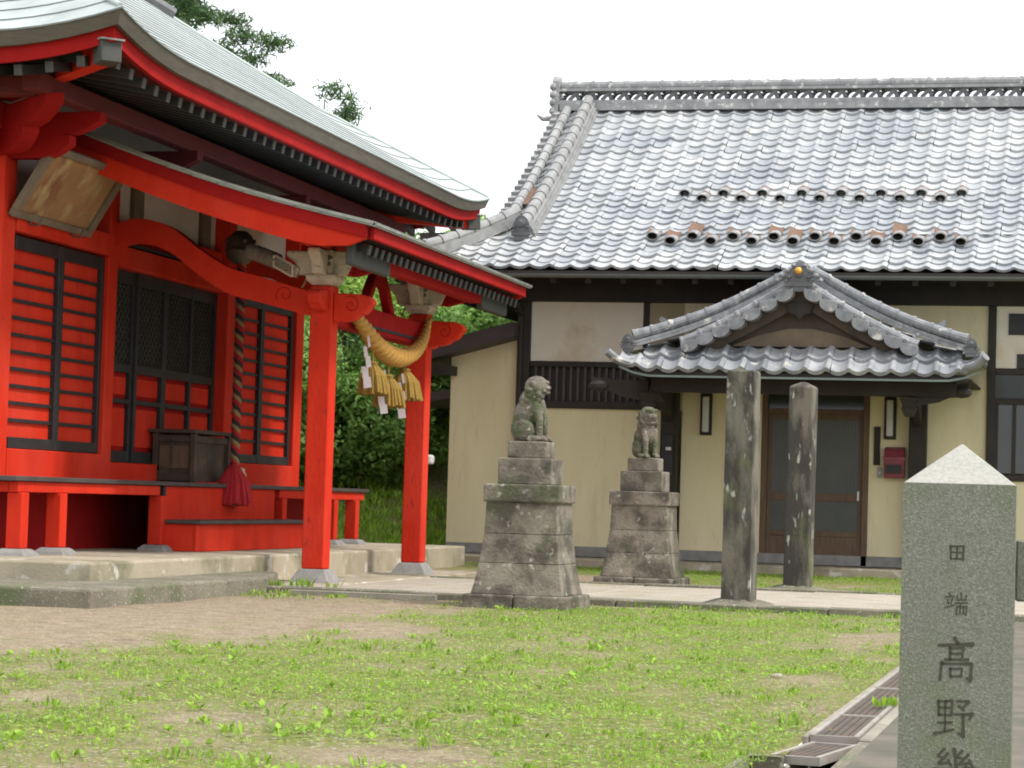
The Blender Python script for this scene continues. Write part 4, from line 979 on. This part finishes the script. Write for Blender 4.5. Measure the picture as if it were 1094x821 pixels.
# ------------------------------------------------------------------ guardian lions and pedestals
def lion(loc, rz, label, head_rot, open_mouth):
    B = MB()
    B.ball((-.075, 0, .11), (.105, .112, .12)); B.ball((-.05, 0, .20), (.10, .10, .14), rot=Matrix.Rotation(R(20), 3, 'Y')); B.ball((.0, 0, .29), (.088, .09, .13), rot=Matrix.Rotation(R(14), 3, 'Y'))
    B.ball((.05, 0, .26), (.062, .078, .12))
    for s_ in (-1, 1):
        B.ball((-.035, s_*.085, .095), (.088, .042, .088)); B.ball((.05, s_*.095, .025), (.058, .03, .028))
        B.tube([(.045, s_*.055, .30), (.085, s_*.056, .17), (.088, s_*.056, .03)], [.045, .032, .028], 10); B.ball((.11, s_*.056, .024), (.045, .034, .026))
        for q in (-1, 0, 1): B.ball((.145, s_*.056+q*.018, .016), (.014, .011, .014), 8)
        B.ball((.0, s_*.10, .13), (.03, .02, .03), 8); B.ball((-.05, s_*.115, .155), (.028, .014, .028), 8)
    for k in range(5): B.ball((-.14+.008*k, (k % 2-.5)*.04, .10+k*.035), (.034, .036, .04), 8)     # flame tail
    Rz = Matrix.Rotation(head_rot, 3, 'Z'); hc = Vector((.03, 0, .44))
    def hb(p, r, n=12): B.ball(hc+Rz @ Vector(p), r, n, rot=Rz)
    hb((0, 0, 0.005), (.100, .096, .095), 16); hb((-.02, 0, -.06), (.088, .09, .08), 14)
    hb((.07, 0, .0), (.045, .062, .028)); hb((.098, 0, .004), (.022, .028, .018)); hb((.06, 0, .045), (.045, .07, .022))
    jz = -.078 if open_mouth else -.04
    hb((.06, 0, jz), (.045, .05, .018)); hb((.095, 0, jz+.004), (.018, .032, .014))
    if not open_mouth: hb((.05, 0, -.02), (.04, .045, .03))
    for s_ in (-1, 1):
        hb((.072, s_*.036, .028), (.02, .018, .014), 8); hb((-.01, s_*.088, .0), (.036, .016, .04), 10); hb((-.0, s_*.085, -.05), (.03, .02, .03), 8)
        for k in range(4): hb((-.05-.01*k, s_*(.07-.008*k), .03-.045*k), (.03, .024, .028), 8)
        for k in range(3): hb((.03-.02*k, s_*.082, -.075-.03*k), (.024, .016, .024), 8)
    if open_mouth: hb((.045, 0, -.035), (.03, .04, .03)); hb((.088, 0, -.012), (.03, .055, .014)); hb((.075, 0, .06), (.03, .08, .018))
    for k in range(6): hb((-.085+.004*k, (k-2.5)*.028, -.02-.03*(k % 3)), (.026, .024, .026), 8)
    B.ball((-.03, 0, .33), (.085, .088, .10)); B.ball((-.09, 0, .20), (.07, .095, .13))
    o = B.build('guardian_lion', STONE2, at=(0, 0, 0)); 
    md = o.modifiers.new('r', 'REMESH'); md.mode = 'VOXEL'; md.voxel_size = .0045
    sm = o.modifiers.new('s', 'SMOOTH'); sm.iterations = 1; sm.factor = .5
    tx = bpy.data.textures.new('weather', 'CLOUDS'); tx.noise_scale = .03
    dm = o.modifiers.new('d', 'DISPLACE'); dm.texture = tx; dm.strength = .006; dm.mid_level = .5
    dg = bpy.context.evaluated_depsgraph_get(); me = bpy.data.meshes.new_from_object(o.evaluated_get(dg)); o.modifiers.clear(); o.data = me
    me.polygons.foreach_set('use_smooth', [True]*len(me.polygons)); me.materials.clear(); me.materials.append(STONE2)
    o.location = loc; o.rotation_euler.z = rz; o.scale = (1.02,)*3
    tag(o, label, 'statue', 'pair of stone guardian lions'); return o
def pedestal(cx, cy, label, hb=.44):
    T = thing('stone_pedestal', (cx, cy, 0), label, 'pedestal', 'pedestals of the guardian lions')
    b = MB(); g_ = .008
    for (x0, x1) in ((-hb, -.02), (-.012, hb)): b.box(cx+x0, cx+x1, cy-hb, cy+hb, -.15, .11)
    b.build('base_course', STONE, T, bevel=.015, seg=2)
    hs = [(.11, .385), (.2, .362), (.36, .335), (.375, .333), (.6, .305), (.61, .304), (.75, .298), (.855, .297)]
    def hw(z):
        for i in range(len(hs)-1):
            if hs[i][0] <= z <= hs[i+1][0]: return lerp(hs[i][1], hs[i+1][1], (z-hs[i][0])/(hs[i+1][0]-hs[i][0]))
        return hs[-1][1]
    for z0, z1 in ((.111, .3635), (.365, .6025), (.604, .8605)):
        b = MB(); n = 5; b.loft([(cx, cy, hw(lerp(z0, z1, k/n)), hw(lerp(z0, z1, k/n)), lerp(z0, z1, k/n)) for k in range(n+1)]); b.build('body_course', STONE, T, bevel=.005)
    MB().box(cx-.32, cx+.32, cy-.32, cy+.32, .862, 1.01).build('cap_stone', STONE, T, bevel=.014, seg=2)
    MB().box(cx-.225, cx+.225, cy-.225, cy+.225, 1.011, 1.225).build('tier_stone', STONE, T, bevel=.010, seg=2)
    MB().box(cx-.165, cx+.165, cy-.155, cy+.155, 1.226, 1.365).build('plinth', STONE, T, bevel=.012, seg=2)
    return T
pedestal(-4.60, 19.5, 'mossy tiered stone pedestal nearer the camera, under the lion seen from behind')
pedestal(-4.72, 25.3, 'smaller looking stone pedestal beyond the path, under the open mouthed lion')
lion((-4.60, 19.5, 1.362), R(-8), 'seated stone guardian lion looking away, on the nearer pedestal', R(30), False)
lion((-4.72, 25.3, 1.362), R(-50), 'seated stone guardian lion with open mouth, on the far pedestal by the house', R(0), True)
# ------------------------------------------------------------------ two stone pillars
def stone_pillar(x, y, h, hw, label, pointed, rz, tilt):
    T = thing('stone_pillar', (x, y, 0), label, 'stone pillar', 'tall stone pillars beside the path')
    b = MB(); n = 14; secs = []
    for k in range(n+1):
        z = h*k/n; q = hw*(1.02-.05*k/n)+random.uniform(-.002, .002); secs.append((x+random.uniform(-.002, .002), y, q, q, z))
    if pointed: secs.append((x, y, .02, .02, h+.05))
    else: secs.append((x, y, hw*.85, hw*.85, h+.012))
    b.loft(secs); b.build('shaft', PILST, T, bevel=.02, seg=2)
    r_b = MB(); pts = []
    for rr, zz in ((hw*2.9, -.05), (hw*2.5, .03), (hw*1.8, .055), (hw*1.15, .075)):
        pts.append((rr, zz))
    r_b.lathe(pts, (x, y, 0), 14); o = r_b.build('footing', CONCD, T, smooth=True)
    for v in o.data.vertices: v.co.x *= 1+.25*noise.noise(v.co*7); v.co.y *= 1+.35*noise.noise(v.co*7+Vector((3,3,3))); v.co.z *= 1+.5*noise.noise(v.co*11)
    T.rotation_euler = (0, R(tilt), R(rz))
stone_pillar(-3.07, 21.05, 2.06, .128, 'tall moss stained square stone pillar, the nearer and taller looking one', False, -5, -.1)
stone_pillar(-3.09, 25.45, 2.16, .132, 'mottled stone pillar with low pointed top in front of the house door', True, -5, .3)

# ------------------------------------------------------------------ near stone fence post with carved writing
T = thing('stone_fence', (-.29, 5.0, 0), 'grey granite fence post carved with vertical writing, close to the camera on the right', 'stone fence post')
w_ = .1105
b = MB().box(-.29-w_, -.29+w_, 5-w_, 5+w_, -.1, .938); post = b.build('post', GRAN, T)
b = MB(); b.add([(-.29-w_, 5-w_, .938), (-.29+w_, 5-w_, .938), (-.29+w_, 5+w_, .938), (-.29-w_, 5+w_, .938), (-.29, 5, 1.022)], [(0,1,4),(1,2,4),(2,3,4),(3,0,4),(3,2,1,0)])
b.build('post_cap', GRANT, T, bevel=.002)
# strokes of the carved characters: (x,y) in a 0..1 box, brush widths
CH = {
 'ta': [[(.12,.88,.10),(.14,.12,.07)],[(.12,.86,.07),(.86,.88,.09),(.84,.12,.10)],[(.49,.84,.08),(.49,.16,.08)],[(.16,.52,.06),(.82,.52,.07)],[(.14,.16,.07),(.84,.15,.08)]],
 'hata': [[(.20,.97,.06),(.24,.86,.07)],[(.04,.80,.05),(.40,.83,.06)],[(.12,.70,.05),(.18,.50,.05)],[(.34,.74,.06),(.27,.50,.04)],[(.02,.34,.05),(.42,.46,.06)],[(.72,.98,.07),(.72,.68,.06)],[(.54,.88,.06),(.55,.68,.05),(.92,.69,.06)],[(.92,.90,.06),(.92,.68,.05)],[(.48,.55,.05),(.98,.57,.06)],[(.72,.55,.05),(.66,.42,.04)],[(.54,.40,.06),(.52,.04,.05)],[(.54,.40,.05),(.95,.41,.06),(.94,.06,.06),(.88,.10,.03)],[(.67,.40,.05),(.67,.10,.05)],[(.81,.40,.05),(.81,.10,.05)]],
 'taka': [[(.46,1.0,.09),(.54,.88,.10)],[(.06,.82,.07),(.94,.87,.10)],[(.34,.78,.07),(.35,.48,.06)],[(.34,.76,.05),(.68,.78,.07),(.66,.50,.06)],[(.35,.64,.05),(.64,.64,.05)],[(.22,.50,.06),(.82,.51,.07)],[(.14,.44,.08),(.10,.02,.06)],[(.14,.40,.06),(.90,.42,.08),(.88,.04,.09),(.78,.10,.03)],[(.36,.30,.06),(.37,.10,.05)],[(.36,.29,.05),(.66,.30,.06),(.64,.12,.05)],[(.37,.12,.05),(.64,.13,.05)]],
 'no': [[(.10,.94,.07),(.12,.56,.06)],[(.10,.92,.06),(.46,.94,.07),(.44,.58,.06)],[(.12,.76,.05),(.44,.76,.05)],[(.12,.58,.05),(.44,.58,.05)],[(.28,.92,.06),(.28,.16,.06)],[(.10,.38,.06),(.46,.40,.06)],[(.02,.10,.08),(.50,.22,.05)],[(.58,.94,.06),(.88,.94,.08),(.72,.76,.05)],[(.62,.82,.06),(.76,.72,.07)],[(.52,.60,.06),(.98,.63,.08),(.90,.50,.03)],[(.74,.60,.08),(.75,.06,.09),(.62,.14,.03)]],
 'iku': [[(.26,1.0,.06),(.12,.84,.06),(.28,.80,.05)],[(.34,.90,.05),(.14,.68,.05),(.36,.70,.05)],[(.36,.76,.05),(.42,.64,.06)],[(.66,.98,.06),(.54,.84,.06),(.70,.80,.05)],[(.80,.90,.05),(.60,.68,.05),(.84,.72,.05)],[(.82,.78,.05),(.90,.64,.06)],[(.04,.54,.07),(.96,.58,.08)],[(.22,.52,.07),(.18,.28,.05),(.04,.08,.03)],[(.18,.38,.06),(.36,.16,.07)],[(.48,1.0,.08),(.54,.60,.07),(.66,.28,.07),(.92,.06,.09),(.96,.22,.03)],[(.80,.44,.06),(.60,.22,.05),(.40,.08,.03)],[(.74,.64,.05),(.84,.58,.06)]]}
def glyph(key, cx, cz, w, h, bold=1.7):
    yf = 5-w_; cut = MB()
    for st in CH[key]:
        P_ = [Vector((cx-w/2+x*w, cz-h/2+y*h)) for x, y, q in st]; W_ = [max(q, .06)*max(w, .045)*.62*bold for _, _, q in st]
        for i in range(len(P_)-1):
            a_, b_ = P_[i], P_[i+1]; d = (b_-a_).normalized(); n_ = Vector((-d.y, d.x)); L0, L1 = W_[i], W_[i+1]
            a2 = a_-d*L0*.45; b2 = b_+d*L1*.35; mid = a_.lerp(b_, .5); mw = (L0+L1)/2*.78
            poly = [a2-n_*L0*.25-d*0, a_-n_*L0*.6, mid-n_*mw*.55, b_-n_*L1*.6, b2-n_*L1*.1, b2+n_*L1*.25, b_+n_*L1*.6, mid+n_*mw*.55, a_+n_*L0*.6, a2+n_*L0*.35]
            cut.prism([(p.x, p.y) for p in poly], 'y', yf-.0006-.00003*i, yf+.003)
    cut.build('carved_character', CUTSHADE, post)
def pz_(y): return 0.943-(y-518)*.00196
def px_(x): return -.29+(x-1023)*.0019
for key, cx, cyy, wpx, hpx in (('ta', 1022, 590, 18, 18), ('hata', 1022, 642, 24, 24), ('taka', 1023, 698, 40, 44), ('no', 1022, 757, 40, 40), ('iku', 1024, 811, 46, 46)):
    glyph(key, px_(cx), pz_(cyy), wpx*.0019, hpx*.00196)
MB().box(-.29+w_+.001, 1.1, 5.02, 5.09, .705, .83).build('rail', GRAN, T, bevel=.004)
MB().box(1.101, 1.32, 5-w_, 5+w_, -.1, .938).build('post', GRAN, T, bevel=.004)
T.rotation_euler.z = R(1.5); T.location.x += .010

# ------------------------------------------------------------------ small things on the ground
random.seed(21)
def rock(x, y, r, lab):
    b = MB().ball((0, 0, r*.3), (r, r*.8, r*.6), 10); o = b.build('small_rock', PATHM, at=(0, 0, 0), smooth=True)
    for v in o.data.vertices: v.co *= 1+.3*noise.noise(v.co*9/r*.1+Vector((x, y, 0)))
    o.location = (x, y, 0); tag(o, lab, 'rock')
rock(-1.62, 12.55, .03, 'small pale stone lying in the lawn left of the gutter')
T = thing('garden_light', (-8.35, 27.6+1.6, 0), 'small garden light with pale hood on a dark stake behind the far porch pillar', 'garden light')
MB().tube([(-8.35, 29.6, 0), (-8.36, 29.6, 1.3)], .03, 8).build('stake', BLK, T); MB().box(-8.45, -8.25, 29.5, 29.65, 1.3, 1.42).build('light_hood', LAMP, T, bevel=.03, seg=2)
T = MB().box(-5.9, -4.6, 19.9, 19.98, .0, .05).build('wood_strip', KERB, bevel=.004, at=(-5.3, 19.9, 0)); T.location.x -= .9; tag(T, 'thin pale wooden strip lying by the landing near the porch pillar', 'wood strip')

# ------------------------------------------------------------------ vegetation
def leaves(blobs, n, size, rnd=1., up=.35, hollow=.45, asp=.55):
    w_ = np.array([b[3]*b[4]*b[5] for b in blobs])**.8; w_ /= w_.sum(); ch = rng.choice(len(blobs), n, p=w_)
    B_ = np.array(blobs)[ch]; d = rng.normal(size=(n, 3)); d /= np.linalg.norm(d, axis=1)[:, None]
    rad = (hollow+(1-hollow)*rng.random(n)**.6)[:, None]*(1+.12*rng.normal(size=(n, 1)))
    c = B_[:, :3]+d*B_[:, 3:6]*rad
    nrm = d*.6+rng.normal(size=(n, 3))*.6*rnd+np.array([0, 0, up]); nrm /= np.linalg.norm(nrm, axis=1)[:, None]
    t = np.cross(nrm, rng.normal(size=(n, 3))); t /= np.linalg.norm(t, axis=1)[:, None]; s = np.cross(nrm, t)
    L = size*(.6+.8*rng.random(n))[:, None]; W = L*asp
    V = np.stack([c-t*L*.5, c+s*W*.5+nrm*L*.06, c+t*L*.5, c-s*W*.5+nrm*L*.06], 1).reshape(-1, 3)
    F = np.arange(n*4).reshape(-1, 4)
    tone = np.clip(rng.random(n)*.75+.15*np.sin(c[:, 0]*2.3+c[:, 2]*3.1)+.1, 0.01, 1)
    return V, F, tone
def tree(name, x, y, z0, h, blobs, n, size, M, label, cat='tree', group=None, trunk_r=.16, **kw):
    T = thing(name, (x, y, z0), label, cat, group); b = MB()
    lean = random.uniform(-.2, .2); b.tube([(x, y, z0-.3), (x+lean*.3, y, z0+h*.35), (x+lean, y, z0+h*.75), (x+lean, y, z0+h*.95)], [trunk_r, trunk_r*.8, trunk_r*.45, trunk_r*.12], 9)
    for q in blobs[:14]:
        s_ = z0+min(h*.8, max(.15*h, (q[2]-z0)*.6)); b.tube([(x+lean*.4, y, s_), ((x+q[0])/2, (y+q[1])/2, (s_+q[2])/2+.1), (q[0], q[1], q[2])], [trunk_r*.4, trunk_r*.22, trunk_r*.07], 6)
    b.build('trunk', BARK, T)
    V, F, t = leaves(blobs, n, size, **kw); np_mesh('crown', V, F, M, T, t); return T
def blobset(x, y, z0, z1, r, n, sq=.7, seed=0, cone=False):
    rr = random.Random(seed); o = []
    for k in range(n):
        t = rr.random(); z = lerp(z0, z1, t); R_ = r*(1-.75*t if cone else math.sin(PI*(.18+.76*t)))
        a_ = rr.random()*2*PI; q = R_*math.sqrt(rr.random())*.9; s_ = r*rr.uniform(.22, .42)*(1-.45*t if cone else 1)
        o.append((x+q*math.cos(a_), y+q*math.sin(a_), z, s_, s_, s_*sq))
    return o
# bushes seen through the shrine porch
bl = ['low leafy bush in the gap between the shrine wall and the near pillar', 'bright leafy bush seen just right of the near porch pillar', 'leafy bush low between the two porch pillars', 'dark leafy bush beside the far porch pillar', 'glossy leafed bush between the far pillar and the cream wall', 'tall leafy bush filling the upper gap between the porch pillars', 'tall dense bush behind the shrine veranda end', 'bright bush glowing in front of the dark trees by the cream wall']
sp = [(-12.1, 34.6, 1.4, 2.4), (-11.6, 36.0, 1.5, 3.2), (-10.9, 35.0, 1.0, 1.6), (-10.5, 36.4, 1.2, 2.5), (-10.0, 37.4, 1.1, 2.6), (-11.9, 38.5, 1.8, 4.0), (-13.4, 37.5, 1.8, 3.7), (-10.6, 39.4, 1.4, 3.3)]
for k, (x, y, r, h) in enumerate(sp):
    z = gz(x, y); tree('leafy_bush', x, y, z, h, blobset(x, y, z+.2, z+h, r, 26, .7, seed=k), 14000, .095, [LEAF1, LEAF2, LEAF1, LEAF1, LEAF1, LEAF1, LEAF4, LEAF2][k], bl[k], 'bush', 'bushes behind the shrine', .05)
tl = ['dark broadleaf tree behind the bushes, left of the house', 'bright yellow green tree between the shrine roof and the house roof', 'tall dark tree hidden behind the shrine, showing between pillars', 'shaded tree behind the lean-to roof of the house']
for k, (x, y, r, h, M) in enumerate([(-13.9, 43, 2.2, 3.4, LEAF4), (-11.3, 42.5, 1.6, 3.1, LEAF2), (-16.2, 42, 2.6, 4.0, LEAF4), (-10.2, 41.5, 1.5, 2.9, LEAF2)]):
    z = gz(x, y); tree('broadleaf_tree', x, y, z, h, blobset(x, y, z+.6, z+h, r, 34, .75, seed=20+k), 15000, .17, M, tl[k], 'tree', 'broadleaf trees behind the shrine', .16)
V, F, t = leaves(blobset(-14, 49, 2, 4.9, 5.5, 60, .5, seed=77)+blobset(-8, 50, 1.5, 4.4, 4, 30, .5, seed=78)+blobset(-20, 48, 2, 6.0, 5, 50, .5, seed=79), 42000, .30, hollow=.2)
o = np_mesh('far_woods', V, F, LEAF1, None, t); tag(o, kind='stuff')
# conifers rising over the shrine roof
def conifer(x, y, z0, h, r, n, label, seed, nb=90):
    rr = random.Random(seed); bs = []
    for k in range(nb):
        t = rr.random(); z = z0+h*lerp(.3, 1, t); R_ = r*(1-.7*t); a_ = rr.random()*2*PI; q = R_*rr.uniform(.2, 1)
        bs.append((x+q*math.cos(a_), y+q*math.sin(a_), z-q*.3, .55*(1-.45*t), .55*(1-.45*t), .24*(1-.3*t)))
    return tree('conifer_tree', x, y, z0, h, bs, n, .17, LEAF3, label, 'tree', 'conifers behind the shrine roof',   .09, asp=.17, hollow=.02, rnd=1.4)
conifer(-18.2, 44, 2.6, 12.5, 4.1, 85000, 'tall feathery conifer rising behind the shrine roof at top left', 5, 260)
conifer(-14.0, 42.5, 2.2, 6.3, 1.2, 6500, 'smaller conifer tip showing over the shrine roof slope', 9, 60)

# lawn leaves and blades
N_ = 700000; px = rng.uniform(-8.5, .8, N_); py = 6.2+25.*rng.random(N_)**1.25
keep = []
for i in range(N_):
    x, y = px[i], py[i]
    if x/y < -.56 or x/y > .02+.03: continue
    if x > TR[0]-.03 and y < 20.25 and rng.random() > .004: continue
    if 20.2 < y < 24.98 and x > -7.5: 
        continue
    if y > 29.95 and x > -8.6: continue
    if x < -7.05 and 16.3 < y < 29.4: continue
    gg = green(x, y)
    cl = noise.noise((x*9, y*7, 2.))
    if rng.random() < gg**1.6*(.75+1.5*cl): keep.append(i)
px = px[keep]; py = py[keep]; n = len(px); pz = np.array([gz(a_, b_) for a_, b_ in zip(px, py)])
kind = rng.random(n); ang = rng.random(n)*2*PI
L = np.where(kind < .55, .012+.028*rng.random(n)**2, .009+.020*rng.random(n)**1.5); til = np.where(kind < .55, rng.uniform(.9, 1.5, n), rng.uniform(0, .6, n))
W = np.where(kind < .55, .0035, .008+.014*rng.random(n)**1.5)
dx, dy, dz = np.cos(ang)*np.cos(til), np.sin(ang)*np.cos(til), np.sin(til)
sx, sy = -np.sin(ang), np.cos(ang)
c = np.stack([px, py, pz+.003+np.where(kind < .55, 0, rng.random(n)*.02)], 1); d = np.stack([dx, dy, dz], 1)*L[:, None]; s = np.stack([sx, sy, np.zeros(n)], 1)*W[:, None]*.5
V = np.stack([c-s*.5, c+d*.55+s*-1, c+d, c+d*.55+s], 1).reshape(-1, 3)
o = np_mesh('lawn', V, np.arange(n*4).reshape(-1, 4), GRASS, None, np.clip(rng.random(n), .01, 1)); tag(o, 'short bright green weeds and grass', 'grass', kind='stuff')
# taller tufts: at the pillar foot and scattered weeds
def tuft(x, y, n, h, r, wid=.008):
    vs = []; 
    for k in range(n):
        a_ = rng.random()*2*PI; q = r*math.sqrt(rng.random()); b0 = Vector((x+q*math.cos(a_), y+q*math.sin(a_), 0)); a2 = rng.random()*2*PI; hh = h*rng.uniform(.5, 1.1); ln = hh*rng.uniform(.15, .7)
        t_ = Vector((math.cos(a2)*ln, math.sin(a2)*ln, hh)); s_ = Vector((-math.sin(a2), math.cos(a2), 0))*wid
        vs += [b0-s_*.5, b0+t_*.5+Vector((0,0,hh*.12))-s_, b0+t_, b0+t_*.5+Vector((0,0,hh*.12))+s_]
    return vs
vs_ = []
for k in range(16): vs_ += tuft(-7.15+rng.normal()*.12, 20.9+rng.normal()*.45, 10, .11, .07)
for k in range(26): vs_ += tuft(-6.7+rng.normal()*.35, 19.6+rng.normal()*.4, 10, .05, .1)
for k in range(900):
    x, y = rng.uniform(-7, -1.2), 7+20*rng.random()**1.3
    if green(x, y) > .3 and not 20.1 < y < 25 and x/y > -.5: vs_ += tuft(x, y, 9, .022+.034*rng.random()**2, .05, .0075)
for k in range(700):
    x, y = rng.uniform(-6.5, -1.15), 7+13*rng.random()**1.4; cl_ = noise.noise((x*1.4, y*.9, 6.))
    if cl_ > -.05 and green(x, y) > .25 and x/y > -.5:
        for q in range(6):
            a_ = rng.random()*6.283; L_ = .018+.03*rng.random(); t_ = Vector((math.cos(a_)*L_, math.sin(a_)*L_, L_*rng.uniform(.2, .8))); w3 = Vector((-math.sin(a_), math.cos(a_), 0))*L_*.28; b0 = Vector((x, y, .005))
            vs_ += [b0, b0+t_*.6-w3, b0+t_, b0+t_*.6+w3]
for k in range(70): x = rng.uniform(-7.5, 1); vs_ += tuft(x, 29.6+rng.normal()*.25, 14, .09, .1)
for k in range(60): x = rng.uniform(-7.5, 1); vs_ += tuft(x, 20.1+rng.normal()*.05, 8, .05, .1)
for k in range(520): x = rng.uniform(-12.5, -8.6); y = rng.uniform(29.6, 35.5); vs_ += [v+Vector((0, 0, gz(x, y))) for v in tuft(x, y, 22, .16, .25, .012)]
for k in range(3): vs_ += [v+Vector((0,0,.02)) for v in tuft(-.93+.02*k, 10.75+.05*k, 12, .05, .03, .010)]
V = np.array([tuple(v) for v in vs_]); nf = len(V)//4
o = np_mesh('grass_tufts', V, np.arange(nf*4).reshape(-1, 4), GRASS, None, np.clip(rng.random(nf), .01, 1)); tag(o, 'taller tufts of grass by the path and pillar', 'grass', kind='stuff')
# pebbles on the bare earth
b = MB(); 
for k in range(8000):
    x, y = rng.uniform(-8, -1.2), 8+14*rng.random()
    if green(x, y) < .55 and not (x < -6.9 and y > 16.2) and y < 20.2:
        r_p = .004+.011*rng.random()**2; zz = gz(x, y); q = rng.random()
        v8 = [(x+r_p*math.cos(t+q), y+r_p*.8*math.sin(t+q), zz-.002) for t in (0, 1.6, 3.1, 4.7)]; b.add(v8+[(x, y, zz+r_p*.7)], [(0,1,4),(1,2,4),(2,3,4),(3,0,4)])
o = b.build('pebbles', mat('brown_pebbles', (.34,.29,.22), (.22,.18,.13), rough=.9, scale=20)); tag(o, kind='stuff')
